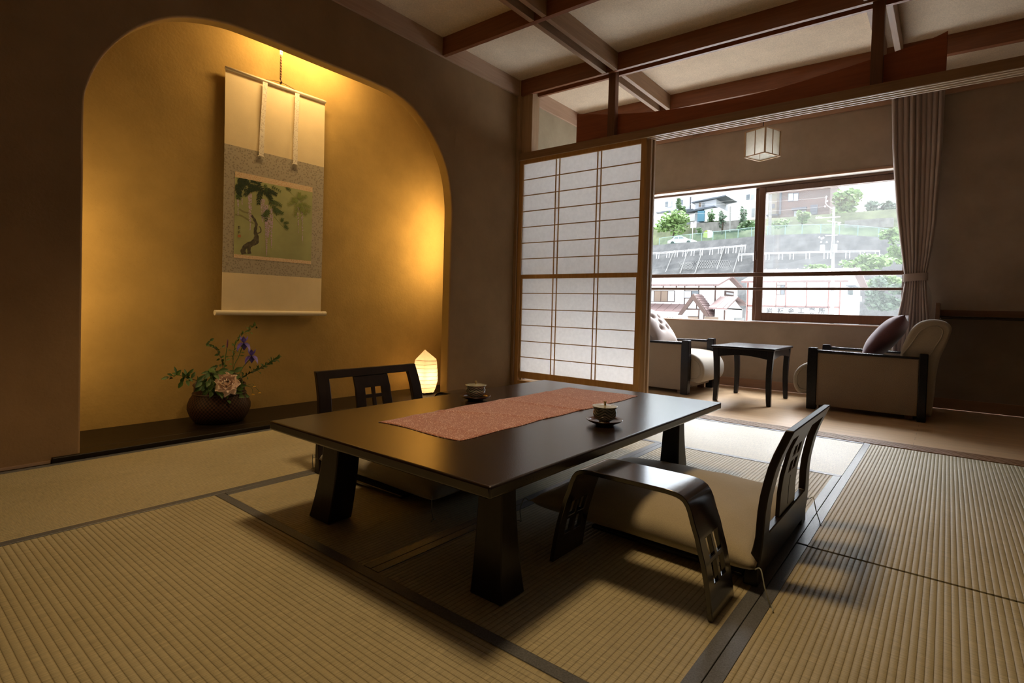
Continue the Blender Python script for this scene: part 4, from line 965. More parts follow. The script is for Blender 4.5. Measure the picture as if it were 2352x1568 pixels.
def throw(loc, nrm, roll, a, h, mt, label, name='throw_cushion', tuft=False, tassel=None):
    t = thing(name, label, 'cushion', loc); nz = Vector(nrm).normalized(); ay_ = Vector((0, 1, 0)); az_ = nz.cross(ay_).normalized(); ay_ = az_.cross(nz)
    c, s_ = math.cos(roll), math.sin(roll); ex = ay_ * c + az_ * s_; ey = az_ * c - ay_ * s_
    def P(sd):
        def fn(p, q):
            u, v = 2 * p - 1, 2 * q - 1; k = (1 - abs(u) ** 2.4) * (1 - abs(v) ** 2.4); X = a * u * (1 - .09 * (1 - v * v)); Y = a * v * (1 - .09 * (1 - u * u)); Z = h * k ** .5
            if tuft:
                for tu, tv in ((-.33, -.30), (.33, -.30), (-.33, .34), (.33, .34), (0, .02)): d2 = (u - tu) ** 2 + (v - tv) ** 2; Z -= .040 * math.exp(-d2 / .012) + .018 * math.exp(-d2 / .06)
            else: Z += .006 * math.sin(5 * u + 7 * v) * k * (1 - k)
            return tuple(ex * X + ey * Y + nz * (Z * sd))
        return fn
    m = MB().grid(P(1), 40, 40); q = MB().grid(P(-1), 40, 40); m.add(q.v, [f[::-1] for f in q.f]); m.build('cover', mt, t, smooth=True)
    if tassel:
        c0 = ex * a * tassel[0] + ey * a * tassel[1]
        m = MB(); m.tube([c0 * 1.0, c0 + Vector((.008, -.004, -.012)), c0 + Vector((.012, -.006, -.024))], [.003, .006, .005], 8); k = m.build('tassel_knot', MT['gold'], t, smooth=True)
        m = MB(); m.lathe([(0, -.022), (.009, -.026), (.011, -.034), (.009, -.044), (.012, -.10), (.011, -.155), (0, -.157)], 14, tuple(c0 + Vector((.012, -.006, 0)))); m.build('tassel', MT['tassel'], t, smooth=True)
    return t
throw((2.690, 5.10, .585), (-.80, 0, .60), 0, .218, .085, MT['purple'], 'dark purple cushion with a tassel leaning in the right armchair', tassel=(-1, 1))
throw((.790, 5.03, .575), (.74, 0, .67), 0, .235, .105, MT['lav'], 'lavender-grey tufted cushion in the left armchair at the shoji edge', tuft=True)

# ================================================================== COUNTER AT THE RIGHT
t = thing('wall_counter', 'low dark glossy ledge with a wooden backboard at the right below the clay wall', 'counter', (3.0, 5.64, .0))
m = MB(); m.box(.018, 2.19, -.30, .008, .738, .748); m.box(.018, 2.19, -.30, .008, .7505, .7605); m.build('ledge', MT['counter'], t, bevel=.003)
BX(.018, 2.19, -.012, .012, .7615, .812).build('backboard', MT['darkwood'], t, bevel=.002)
BX(-.012, .0175, -.30, .012, .70, .862).build('end_panel', MT['darkwood'], t, bevel=.002)

# ================================================================== OUTDOORS (built at true size and distance)
def proj(p):
    d = Vector(p) - CAM; q = [sum(R3[i][j] * d[i] for i in range(3)) for j in range(3)]
    return 1176 + OX + FPX * q[0] / q[1], 784 + OY - FPX * q[2] / q[1]
OM = dict(
    wallw=pm('white_render', (.80, .79, .76), .8, noise=.5, amt=.06), timber=pm('house_timber', (0.065, 0.036, 0.027), .7, noise=1, amt=.2), roof=pm('red_metal_roof', (0.162, 0.101, 0.093), .6, noise=.6, amt=.1),
    roofdark=pm('blue_grey_roof', (0.065, 0.077, 0.093), .6), siding=pm('grey_siding', (.38, .39, .42), .7), brown=pm('brown_siding', (0.122, 0.081, 0.067), .8, noise=.5, amt=.1), cream=pm('cream_wall', (0.252, 0.227, 0.171), .8),
    pane=pm('far_window', (0.113, 0.130, 0.142), .2), panel=pm('brown_shutter', (0.146, 0.101, 0.069), .6), conc=None, asph=pm('pale_paving', (.72, .71, .69), .9, noise=.4, amt=.1), pole=pm('concrete_pole', (0.203, 0.199, 0.187), .8),
    steel=pm('galvanised_steel', (.42, .42, .42), .5), dark=pm('dark_iron', (0.032, 0.032, 0.036), .6), grass=pm('bank_grass', (0.097, 0.110, 0.052), .9, noise=.9, amt=.35), bluedoor=pm('blue_sheet', (0.065, 0.171, 0.235), .6),
    treeg=pm('tree_leaf_light', (0.161, 0.252, 0.077), .7, noise=.7, amt=.35), treed=pm('tree_leaf_dark', (0.091, 0.154, 0.063), .7, noise=.7, amt=.35), treeb=pm('tree_leaf_bluish', (0.105, 0.154, 0.098), .7, noise=.7, amt=.3), bark=pm('tree_bark', (0.065, 0.049, 0.032), .9),
    carw=pm('white_car_paint', (.60, .61, .63), .25, coat=.5), tyre=pm('tyre', (0.012, 0.012, 0.012), .8), lime=pm('lime_sheet', (0.203, 0.252, 0.041), .6), ink=pm('sign_ink', (0.052, 0.049, 0.049), .7), stone=pm('stone_wall', (0.171, 0.162, 0.146), .9, noise=1.2, amt=.3),
    greenpost=pm('green_post', (0.162, 0.235, 0.219), .6), net=glass('green_fence_net', .07, (.30, .50, .45), .0))
def concrete():
    M, nt, b = new_mat('slope_concrete'); mp = mapping(nt, (.5, .5, .06)); n = N(nt, 'ShaderNodeTexNoise', Scale=1.6, Detail=7, Roughness=.65); nt.links.new(mp.outputs[0], n.inputs['Vector'])
    r = ramp(nt, n.outputs['Fac'], [(.3, (.055, .055, .055)), (.5, (.085, .084, .082)), (.72, (.125, .122, .117))]); nt.links.new(r.outputs[0], b.inputs['Base Color']); b.inputs['Roughness'].default_value = .95; return M
OM['conc'] = concrete()
def face(poly, Y, depth, m=None):
    """outline in photo pixels on the plane y = Y, given a depth"""
    P = [at(px, py, Y) for px, py in poly]; return (m or MB()).prism([(p.x, p.z) for p in P], 'y', Y, Y + depth)
def rect(px0, px1, py0, py1, Y, d, m=None):
    a, b = at((px0 + px1) / 2, py0, Y), at((px0 + px1) / 2, py1, Y); l, r = at(px0, (py0 + py1) / 2, Y), at(px1, (py0 + py1) / 2, Y)
    return (m or MB()).box(l.x, r.x, Y, Y + d, b.z, a.z)
def gable(m, x0, x1, y0, y1, ze, zr, over=.5, th=.16):
    """pitched roof, ridge along x; a thick shell"""
    ym = (y0 + y1) / 2; sl = (zr - ze) / (ym - y0); zo = ze - sl * over
    m.prism([(y0 - over, zo), (ym, zr), (y1 + over, zo), (y1 + over, zo + th), (ym, zr + th), (y0 - over, zo + th)], 'x', x0 - .3, x1 + over); return m
def ribs(m, x0, x1, y0, z0, y1, z1, step=.8):
    k = x0
    while k < x1: m.hexa([(k, y0, z0), (k + .06, y0, z0), (k + .06, y1, z1), (k, y1, z1)], [(k, y0, z0 + .05), (k + .06, y0, z0 + .05), (k + .06, y1, z1 + .05), (k, y1, z1 + .05)]); k += step
    return m
def loc_build(t, m, n, mt, **k):
    o = Vector(t.location); m.v = [(v[0] - o.x, v[1] - o.y, v[2] - o.z) for v in m.v]; return m.build(n, mt, t, **k)
GZ = -5.0
struct(BX(-90, 70, 5.9, 63, GZ - .3, GZ).build('floor_street', OM['asph']))
# ---- timbered house on the left
xr = at(1641.5, 660, 48).x; xl = at(1470, 660, 48).x; ze = at(1560, 654, 48).z; zr = at(1671, 637, 51.3).z
t = thing('timbered_house', 'white timbered house with a small A-shaped porch gable and pinkish-red roof', 'house', ((xl + xr) / 2, 48, GZ))
m = MB(); m.box(xl, xr, 48, 54.6, GZ, ze); m.prism([(48, ze), (54.6, ze), (51.3, zr)], 'x', xl, xr); loc_build(t, m, 'wall', OM['wallw'])
m = gable(MB(), xl, xr, 48, 54.6, ze, zr); ribs(m, xl, xr + .4, 47.4, ze - .12, 51.3, zr + .16); loc_build(t, m, 'roof', OM['roof'])
for p in ((1571, 1572.5, 655, 700), (1603.5, 1605.5, 655, 668), (1640.5, 1643, 656, 725), (1522, 1523.5, 655, 664), (1493, 1494.5, 655, 664), (1552, 1554, 655, 664)): loc_build(t, rect(*p, 47.9, .12), 'timber_post', OM['timber'])
def window(t, p, Y, mt=None, cols=2, fr=None):
    f = loc_build(t, rect(*p, Y - .10, .12), 'window', fr or OM['timber']); px0, px1, py0, py1 = p; w = (px1 - px0) / cols
    for k in range(cols):
        m = rect(px0 + w * k + .9, px0 + w * (k + 1) - .9, py0 + 1.2, py1 - 1.2, Y - .13, .03); o = loc_build(t, m, 'pane', (mt[k % len(mt)] if isinstance(mt, list) else mt) or OM['pane']); o.parent = f
    return f
OM['curt'] = pm('pale_blind', (.33, .34, .35), .7)
window(t, (1487, 1549, 667, 693), 48, [OM['curt'], OM['panel'], OM['panel'], OM['curt']], 4); window(t, (1571, 1605, 667, 685), 48, [OM['curt'], OM['pane']], 2)
m = MB(); p0, p1, p2 = onx(1664, 667, xr), onx(1684, 667, xr), onx(1664, 679, xr); m.box(xr - .02, xr + .08, p0.y, p1.y, p2.z, p0.z); f = loc_build(t, m, 'window', OM['timber'])
m = MB(); m.box(xr + .08, xr + .11, p0.y + .25, p1.y - .25, p2.z + .15, p0.z - .15); o = loc_build(t, m, 'pane', OM['curt']); o.parent = f
a, b = at(1520, 700, 48), at(1520, 715, 46.4); x1 = at(1573, 705, 47).x
m = MB().hexa([(xl, 46.4, b.z), (x1, 46.4, b.z), (x1, 48, a.z), (xl, 48, a.z)], [(xl, 46.4, b.z + .12), (x1, 46.4, b.z + .12), (x1, 48, a.z + .12), (xl, 48, a.z + .12)]); ribs(m, xl, x1, 46.4, b.z + .1, 48, a.z + .1); loc_build(t, m, 'pent_roof', OM['roof'])
A, Lp, Rp = at(1593, 674, 46), at(1557, 723, 46), at(1630, 727, 46)
m = MB(); m.prism([(A.x, A.z), (Lp.x, Lp.z), (Lp.x + .35, Lp.z), (A.x, A.z - .55), (Rp.x - .35, Rp.z), (Rp.x, Rp.z)], 'y', 45.9, 46.1); loc_build(t, m, 'gable_board', OM['timber'])
m = MB()
for q in (Lp, Rp): m.hexa([(A.x, 46.1, A.z - .12), (q.x, 46.1, q.z), (q.x, 48, q.z), (A.x, 48, A.z - .12)], [(A.x, 46.1, A.z), (q.x, 46.1, q.z + .12), (q.x, 48, q.z + .12), (A.x, 48, A.z)])
for k in range(1, 9):
    q = k / 9; x = A.x + (Rp.x - A.x) * q; z = A.z + (Rp.z + .12 - A.z) * q; m.box(x - .03, x + .03, 46.1, 48, z - .02, z + .06)
loc_build(t, m, 'porch_roof', OM['roof'])
m = face([(1593, 681), (1566, 722), (1566, 790), (1622, 790), (1622, 724)], 46.3, 1.65); loc_build(t, m, 'porch_wall', OM['wallw'])
for p in ((1598.5, 1600, 690, 709), (1572, 1616, 708.5, 711.5), (1603, 1605.5, 712, 735), (1615, 1617, 712, 735), (1579, 1604, 726, 728)): loc_build(t, rect(*p, 46.2, .12), 'porch_timber', OM['timber'])
for p in ((1580, 1603, 727.5, 733), (1618, 1650, 727.5, 733)): loc_build(t, rect(*p, 46.0, .08), 'balustrade', OM['panel'])
ea, eb, ra, rb = at(1627, 709, 46), at(1669, 711, 46), at(1672, 684, 49), at(1713, 685, 49)
m = MB().hexa([(ea.x, 46, ea.z), (eb.x, 46, eb.z), (eb.x, 49, ra.z), (ea.x, 49, ra.z)], [(ea.x, 46, ea.z + .13), (eb.x, 46, eb.z + .13), (eb.x, 49, ra.z + .13), (ea.x, 49, ra.z + .13)]); ribs(m, ea.x, eb.x, 46, ea.z + .1, 49, ra.z + .1, .6)
q = at(1714, 700, 52)
m.hexa([(ea.x, 49, ra.z), (eb.x, 49, ra.z), (eb.x, 52, ea.z + .4), (ea.x, 52, ea.z + .4)], [(ea.x, 49, ra.z + .13), (eb.x, 49, ra.z + .13), (eb.x, 52, ea.z + .53), (ea.x, 52, ea.z + .53)]); loc_build(t, m, 'annex_roof', OM['roof'])
m = MB(); m.box(ea.x + .4, eb.x - .35, 46.5, 51.6, GZ, ea.z + .1); m.prism([(46.5, ea.z), (51.6, ea.z), (49, ra.z - .1)], 'x', ea.x + .4, eb.x - .35); loc_build(t, m, 'annex_wall', OM['wallw'])
loc_build(t, rect(1662, 1664.5, 712, 740, 46.4, .15), 'timber_post', OM['timber'])
m = MB(); xs_ = eb.x - .34; p0, p1, p2 = onx(1687, 730, xs_), onx(1708, 730, xs_), onx(1687, 738, xs_); m.box(xs_ - .02, xs_ + .06, p0.y, p1.y, p2.z, p0.z); loc_build(t, m, 'window', OM['pane'])
# ---- workshop with the sign
x0, x1 = at(1715, 660, 48).x, at(1930, 660, 48).x; ze = at(1850, 645.5, 48).z; zr = at(1900, 620.5, 54).z
t = thing('workshop_building', 'long white workshop with reddish timbers, red roof and lettered sign band', 'building', ((x0 + x1) / 2, 48, GZ))
m = MB(); m.box(x0, x1, 48, 60, GZ, ze); m.prism([(48, ze), (60, ze), (54, zr)], 'x', x0, x1); loc_build(t, m, 'wall', OM['wallw'])
m = gable(MB(), x0, x1, 48, 60, ze, zr, .6); ribs(m, x0, x1 + .4, 47.4, ze - .16, 54, zr + .18, .9); loc_build(t, m, 'roof', OM['roof'])
OM['redt'] = pm('reddish_timber', (.20, .085, .07), .7)
for p in ((1714.5, 1717.5, 647, 740), (1781, 1782.8, 647, 725), (1803, 1805, 647, 725), (1850.5, 1852.5, 647, 725), (1901, 1903.5, 647, 725), (1927, 1930, 647, 740), (1716, 1928, 702, 705.5)): loc_build(t, rect(*p, 47.86, .16), 'timber', OM['redt'])
window(t, (1784, 1802, 654, 677), 48, [OM['curt'], OM['pane']], 2)
for p in ((1753, 1901, 706.5, 723),): sg = loc_build(t, rect(*p, 47.75, .10), 'sign_panel', pm('sign_white', (.45, .445, .44), .6))
def lettering(ch, px, py, Y, size, parent, mt):
    cu = bpy.data.curves.new('lettering', 'FONT'); cu.body = ch; cu.size = size; cu.align_x = 'CENTER'; cu.align_y = 'CENTER'; cu.extrude = .012; cu.offset = .012
    tmp = bpy.data.objects.new('lettering_source', cu); COL.objects.link(tmp); bpy.context.view_layer.update()
    me = bpy.data.meshes.new_from_object(tmp.evaluated_get(bpy.context.evaluated_depsgraph_get())); bpy.data.objects.remove(tmp)
    p = at(px, py, Y); me.transform(Matrix.Rotation(PI / 2, 4, 'X')); xs = [v.co.x for v in me.vertices]; zs = [v.co.z for v in me.vertices]
    if not xs: return None
    me.transform(Matrix.Translation((-(min(xs) + max(xs)) / 2, 0, -(min(zs) + max(zs)) / 2))); me.materials.clear(); me.materials.append(mt)
    o = bpy.data.objects.new('lettering', me); COL.objects.link(o); o.parent = parent; o.location = p - Vector(parent.parent.location if parent.parent else (0, 0, 0)); return o
for ch, px in zip('岩板金工業所', (1767, 1793, 1817, 1840, 1865, 1887.5)): lettering(ch, px, 713.3, 47.735, .50, sg, OM['ink'])
sg2 = loc_build(t, rect(1717.5, 1733, 704.5, 714, 47.72, .10), 'sign_panel', pm('small_sign_white', (.48, .475, .46), .6))
for row, py in enumerate((706.6, 710.6)):
    for k in range(5):
        m = MB(); px = 1719 + k * 2.8; rect(px, px + 1.8, py - .3, py + .25, 47.70, .02, m); rect(px + .6, px + 1.0, py - 1.1, py + 1.1, 47.70, .02, m); o = loc_build(t, m, 'lettering', OM['ink']); o.parent = sg2
def side(p, d):      # a box on the gable end, pixels on the plane x = x1
    a, b, c = onx(p[0], p[2], x1), onx(p[1], p[2], x1), onx(p[0], p[3], x1); return MB().box(x1 - .02, x1 + d, a.y, b.y, c.z, a.z)
loc_build(t, side((1946, 1962, 677, 689), .6), 'balcony_cage', OM['steel']); loc_build(t, side((1947, 1958, 660, 676), .05), 'window', OM['pane']); loc_build(t, side((1943, 1966, 655, 657), .7), 'awning', OM['roofdark'])
# ---- small white shop sign by the street
p = at(1538, 728, 44); t = thing('street_sign', 'small white sign board by the street below the timbered house', 'sign', (p.x, 44, GZ))
loc_build(t, rect(1528, 1549, 724, 732, 44, .08), 'board', OM['wallw']); m = MB()
for k in range(3): rect(1531 + 6 * k, 1534.5 + 6 * k, 728.6, 729.3, 43.97, .03, m); rect(1532.4 + 6 * k, 1533.2 + 6 * k, 727, 731.2, 43.97, .03, m)
o = loc_build(t, m, 'lettering', OM['ink']); m = MB(); m.box(p.x - .06, p.x + .06, 44.0, 44.1, GZ, at(1538, 731, 44).z); loc_build(t, m, 'post', OM['steel'])
# ---- retaining slope
TOP = [(1440, 569), (1475, 566), (1514, 562), (1593, 555), (1665, 549), (1740, 542), (1763, 540), (1820, 538), (1884, 536), (1930, 538), (1970, 541), (2016, 544), (2060, 549), (2130, 560)]
tp_ = [at(x, y, 76) for x, y in TOP]; bs_ = []
for p in tp_: bs_.append(Vector((p.x * .93, 61.5, GZ)))
m = MB(); nr = 16
m.grid(lambda u, v: tuple(Vector(bs_[min(int(round(u * (len(TOP) - 1))), len(TOP) - 1)]).lerp(tp_[min(int(round(u * (len(TOP) - 1))), len(TOP) - 1)], v) + Vector((0, .25 * math.sin(17 * v + 3 * u * 13), 0)) * (v * (1 - v) * 4)), len(TOP) - 1, nr)
slope = tag(m.build('retaining_slope', OM['conc']), 'tall grey concrete slope behind the houses outside the window', 'wall')
def wallpt(px, py, lift=.25):
    k = 0
    while k < len(TOP) - 2 and TOP[k + 1][0] < px: k += 1
    q = (px - TOP[k][0]) / (TOP[k + 1][0] - TOP[k][0]); T_ = tp_[k].lerp(tp_[k + 1], q); B_ = bs_[k].lerp(bs_[k + 1], q); lo, hi = -.1, 1.2
    for _ in range(40):
        mid = (lo + hi) / 2
        if proj(B_.lerp(T_, mid))[1] > py: lo = mid
        else: hi = mid
    Y = B_.lerp(T_, lo).y; return at(px, py, Y - lift)
m = MB()
for cx, cy, w in ((1577, 610, 13), (1617, 607, 16), (1655, 606, 20)):
    for k in range(-4, 5):
        for sgn in (-1, 1):
            a = wallpt(cx + k * w / 4 - 5 * sgn, cy + 12 - 3, .12); b = wallpt(cx + k * w / 4 + 5 * sgn, cy - 12 + 3, .12); m.tube([a, b], .03, 4)
for px, py, pe in ((1535, 575, 625), (1568, 572, 628), (1602, 570, 628), (1650, 565, 628), (1690, 562, 625)): m.tube([wallpt(px + 14, py, .1), wallpt(px - 6, pe, .1)], .09, 4)
o = m.build('concrete_rib', pm('pale_concrete', (.20, .195, .185), .9), slope)
def barrier(label, pairs, rails):
    p0 = wallpt(*pairs[0][0]); t = thing('pipe_barrier', label, 'barrier', p0)
    for a, b in pairs:
        A, B = wallpt(*a, 1.1), wallpt(*b, .55); m = MB(); m.tube([A, B], .055, 6); loc_build(t, m, 'post', OM['steel'])
    for R_ in rails: m = MB(); m.tube([wallpt(*q, 1.15) for q in R_], .05, 6); loc_build(t, m, 'rail', OM['steel'])
pr1 = []
for a, b, ty, by in ((120, 140, 1268, 1370), (228, 268, 1258, 1362), (412, 455, 1240, 1346), (560, 602, 1226, 1336), (702, 746, 1212, 1326), (852, 902, 1198, 1316), (1012, 1052, 1186, 1304), (1188, 1232, 1172, 1294), (1342, 1388, 1156, 1278), (1474, 1520, 1144, 1270), (1608, 1660, 1132, 1262), (1766, 1820, 1120, 1256)):
    for q in (a, b): pr1.append(((1480 + q / 7.84, 420 + ty / 7.84), (1480 + (q - 12) / 7.84, 420 + by / 7.84)))
barrier('long white pipe barrier on the grey slope, in the left open half of the window', pr1, [[(1496, 581), (1540, 577.5), (1600, 572), (1660, 567), (1714, 562.5)], [(1498, 583.5), (1540, 580), (1600, 574.5), (1660, 569.5), (1712, 565)]])
pr2 = [((1697.6, 584), (1696, 600)), ((1704, 584), (1703, 600)), ((1730, 583), (1730, 599))]
for a, b in ((65, 113), (265, 318), (435, 488), (683, 738), (962, 1018), (1062, 1066), (1298, 1358), (1518, 1580), (1752, 1815)):
    for q in (a, b): pr2.append(((1750 + q / 6.72, 400 + (1222 - q * .022) / 6.72), (1750 + (q - 4) / 6.72, 400 + (1325 - q * .02) / 6.72)))
barrier('long white pipe barrier crossing the slope behind the utility pole', pr2, [[(1697, 583), (1750, 581), (1850, 578), (1930, 576), (2022, 575.5)], [(1697, 586), (1750, 583.5), (1850, 580.5), (1930, 579), (2022, 578)]])
pr3 = [((1700 + q / 5.88, 580 + 380 / 5.88), (1700 + q / 5.88, 580 + 470 / 5.88)) for q in (1715, 1868, 1925, 2078, 2135)]
barrier('short white pipe barrier among bushes at the lower right of the view', pr3, [[(1985, 644.5), (2070, 645)]])
# ---- upper terrace
ZT = at(1750, 511, 92).z
m = MB(); up = [[p + Vector((0, 0, -.1)) for p in tp_], [Vector((p.x * 1.05, 84, p.z + .2)) for p in tp_], [Vector((at(x, 512, 88.5).x, 88.5, ZT)) for x, y in TOP], [Vector((at(x, 512, 92).x * 1.4, 130, ZT)) for x, y in TOP]]
n = len(TOP)
m.add([p for r in up for p in r], [(i * n + j, i * n + j + 1, (i + 1) * n + j + 1, (i + 1) * n + j) for i in range(3) for j in range(n - 1)]); tag(m.build('grassy_bank', OM['grass']), 'grassy bank above the grey slope where the upper houses stand', 'bank')
# ---- net fence
FT = [(1497, 549), (1514, 547), (1574, 539), (1660, 530), (1740, 521), (1763, 519), (1830, 516.5), (1914, 514.5), (1970, 518), (2025, 523.5), (2075, 530)]
def ztop(px):
    for (a, b), (c, d) in zip(FT, FT[1:]):
        if px <= c: return b + (d - b) * (px - a) / (c - a)
    return FT[-1][1]
def zbot(px):
    for (a, b), (c, d) in zip(TOP, TOP[1:]):
        if px <= c: return b + (d - b) * (px - a) / (c - a)
    return TOP[-1][1]
p0 = at(1514, zbot(1514), 76.2); t = thing('net_fence', 'pale green net fence along the top of the slope', 'fence', p0)
for px in (1514, 1550, 1585, 1611, 1637.5, 1665.6, 1695, 1726, 1763, 1803, 1842, 1885, 1928, 1970, 2018, 2060):
    a, b = at(px, zbot(px), 76.2), at(px, ztop(px), 76.2); m = MB(); m.tube([(a.x, 76.2, a.z - .1), (a.x, 76.2, b.z)], .05, 6); loc_build(t, m, 'post', OM['greenpost'])
xs = [1514 + k * 14 for k in range(40)]; m = MB()
for a, b in zip(xs, xs[1:]):
    q = [at(a, zbot(a), 76.25), at(b, zbot(b), 76.25), at(b, ztop(b), 76.25), at(a, ztop(a), 76.25)]; m.add(q, [(0, 1, 2, 3)])
loc_build(t, m, 'net', OM['net'])
m = MB(); m.tube([at(x, ztop(x), 76.2) for x in xs], .035, 5); loc_build(t, m, 'rail', OM['greenpost'])
# ---- parked car
def car():
    a, b = at(1533, 556, 79), at(1594, 552, 79); L_ = b.x - a.x; zg = at(1563, 562, 79).z; k = L_ / 4.4
    t = thing('parked_car', 'white sedan parked behind the fence at the left of the view', 'car', (a.x, 79, zg))
    body = [(0, .35), (.05, .75), (.6, .92), (1.1, .95), (3.1, .93), (4.1, .75), (4.38, .55), (4.4, .32), (0, .32)]; m = MB(); m.prism([(x * k, z * k) for x, z in body], 'y', 0, 1.7 * k); m.build('body', OM['carw'], t, bevel=.08 * k, seg=3)
    cab = [(.55, .92), (1.05, 1.36), (1.5, 1.44), (2.3, 1.40), (3.2, .93)]; m = MB(); m.prism([(x * k, z * k) for x, z in cab], 'y', .12 * k, 1.58 * k); m.build('cabin', OM['carw'], t, bevel=.06 * k, seg=3)
    for pl in ([(1.0, 1.0), (1.2, 1.32), (1.75, 1.34), (1.75, 1.0)], [(1.85, 1.0), (1.85, 1.34), (2.3, 1.31), (2.85, 1.0)]): m = MB(); m.prism([(x * k, z * k) for x, z in pl], 'y', .10 * k, .13 * k); m.build('side_window', OM['pane'], t)
    for x in (.85, 3.5): m = MB(); m.tube([(x * k, -.02, .32 * k), (x * k, .2 * k, .32 * k)], .32 * k, 20); m.build('wheel', OM['tyre'], t)
car()
# ---- houses on the hill
def hill_house(name, label, p, Y, d, mt, zb=520, roof=None, cat='house'):
    a = at((p[0] + p[1]) / 2, p[2], Y); zt = ZT + .02; t = thing(name, label, cat, (a.x, Y, zt)); l, r = at(p[0], 470, Y), at(p[1], 470, Y)
    loc_build(t, MB().box(l.x, r.x, Y, Y + d, zt, a.z), 'wall', mt); return t
t = hill_house('grey_house', 'pale grey sided house at the upper left of the window view', (1519, 1586, 448, 487), 92, 7, OM['siding'], 500)
window(t, (1527, 1543, 462, 476), 92, [OM['pane'], OM['curt']], 2, OM['siding']); loc_build(t, rect(1507, 1590, 483, 486, 91.2, 1), 'eave', OM['roofdark']); loc_build(t, rect(1584.5, 1586, 450, 483, 91.8, .3), 'drain_pipe', OM['dark']); loc_build(t, rect(1562, 1567, 459, 470, 91.85, .2), 'window', OM['pane'])
loc_build(t, rect(1512, 1596, 487, 510, 91.5, 6), 'lower_wall', OM['wallw'])
t = hill_house('small_house', 'small grey-roofed house with a blue sheet door, right of the grey house', (1597, 1645, 454, 480), 90, 6, OM['siding'], 508)
loc_build(t, face([(1588, 464), (1645, 452), (1667, 447), (1668, 449.5), (1645, 455), (1588, 466)], 89.2, 6), 'roof', OM['roofdark']); loc_build(t, face([(1556, 488), (1640, 472), (1642, 475), (1558, 491.5)], 88.8, 2), 'pent_roof', OM['roofdark'])
window(t, (1604, 1619, 464, 476), 90, [OM['panel'], OM['pane']], 2, OM['siding']); loc_build(t, rect(1602, 1617, 484, 508, 88.9, 1), 'door', OM['bluedoor']); loc_build(t, rect(1617, 1652, 478, 508, 89.3, 5), 'shed_wall', OM['wallw'])
t = hill_house('white_building', 'large white building left of the window mullion, top of the view', (1664, 1752, 425, 520), 100, 10, OM['wallw'], 520, cat='building')
window(t, (1713, 1733, 445, 460), 100, [OM['pane'], OM['curt']], 2, OM['wallw']); loc_build(t, rect(1651, 1668, 459, 461, 99, 1), 'awning', OM['dark']); loc_build(t, rect(1726, 1733, 478, 498, 99.9, .3), 'window', OM['curt'])
t = hill_house('brown_house', 'brown clad house at the top of the right window pane', (1793, 1906, 415, 505), 92, 9, OM['brown'], 512)
window(t, (1810, 1834, 443, 462), 92, [OM['curt'], OM['curt']], 2, OM['roofdark']); loc_build(t, rect(1790, 1794.5, 430, 492, 91.8, .4), 'drain_pipe', OM['roofdark']); loc_build(t, rect(1818, 1852, 476, 481, 91.3, .8), 'awning', OM['roofdark']); loc_build(t, rect(1824, 1850, 484, 500, 91.9, .2), 'window', OM['curt']); loc_build(t, rect(1861, 1877, 470, 492, 91.7, .4), 'window', OM['roofdark'])
t = hill_house('cream_house', 'narrow cream house front beside the brown house', (1764, 1784, 432, 497), 94, 6, OM['cream'], 512); loc_build(t, rect(1771, 1779, 468, 478, 93.9, .2), 'window', OM['pane']); loc_build(t, rect(1760, 1786, 492, 495, 93, 1), 'eave', OM['roofdark'])
t = hill_house('white_house', 'white house at the top right of the view next to the curtain', (1990, 2085, 405, 500), 108, 8, OM['wallw'], 500); window(t, (2032, 2054, 440, 450), 108, [OM['curt'], OM['curt']], 2, OM['siding'])
m = rect(1597, 1700, 509, 532, 86, .5); tag(m.build('garden_wall', OM['stone']), 'low grey garden wall behind the fence below the white building', 'wall')
m = rect(1940, 2052, 503, 524, 86, .6); tag(m.build('stone_wall', OM['stone']), 'rough stone wall at the foot of the big tree on the hill', 'wall')
# ---- signs up there
p = at(1591, 523, 82); t = thing('road_sign', 'white rectangular road sign on a post above the parked car', 'sign', (p.x, 82, at(1591, 548, 82).z)); loc_build(t, rect(1586, 1599, 509, 523, 82, .08), 'plate', OM['carw']); loc_build(t, rect(1589.8, 1591, 522, 548, 82.1, .1), 'post', OM['steel'])
loc_build(t, rect(1591, 1595, 511, 512.2, 81.97, .03), 'mark', OM['ink'])
p = at(1626, 545, 80); t = thing('play_dome', 'rounded lime green and white board standing behind the fence', 'board', (p.x, 80, p.z))
pts = [(1615, 545), (1615.5, 536), (1619, 530), (1624, 528)]; loc_build(t, face(pts + [(1625, 546)], 80, .5), 'lime_half', OM['lime']); loc_build(t, face([(1625, 528), (1632, 529), (1636, 533), (1636, 539), (1633, 545), (1625, 546)], 80, .5), 'white_half', OM['carw'])
# ---- poles
def Pz(px, py, Y): return at(px, py, Y)
a, b = at(1915, 475, 44), at(1911, 730, 44); t = thing('utility_pole', 'concrete utility pole with crossarms and transformers in front of the workshop', 'pole', (b.x, 44, GZ))
k = (a.x + b.x) / 2; m = MB(); m.tube([(b.x, 44, GZ), (b.x, 44, b.z), (a.x, 44, a.z)], [.14, .13, .085], 14); loc_build(t, m, 'shaft', OM['pole'])
def seg(t, n, pts, r, mt, Y=43.8): m = MB(); m.tube([at(x, y, Y) for x, y in pts], r, 6); return loc_build(t, m, n, mt)
seg(t, 'crossarm', [(1874, 501), (1930, 497.5)], .035, OM['steel']); seg(t, 'crossarm', [(1901, 507), (1932, 511)], .03, OM['steel']); seg(t, 'crossarm', [(1896, 541), (1924, 539.5)], .03, OM['steel']); seg(t, 'top_arm', [(1911, 479), (1900, 472), (1896, 466), (1898, 452)], .03, OM['steel'])
seg(t, 'cable', [(1907, 585), (1909, 570), (1912, 545), (1916, 528), (1918, 510)], .03, OM['steel'], 43.7)
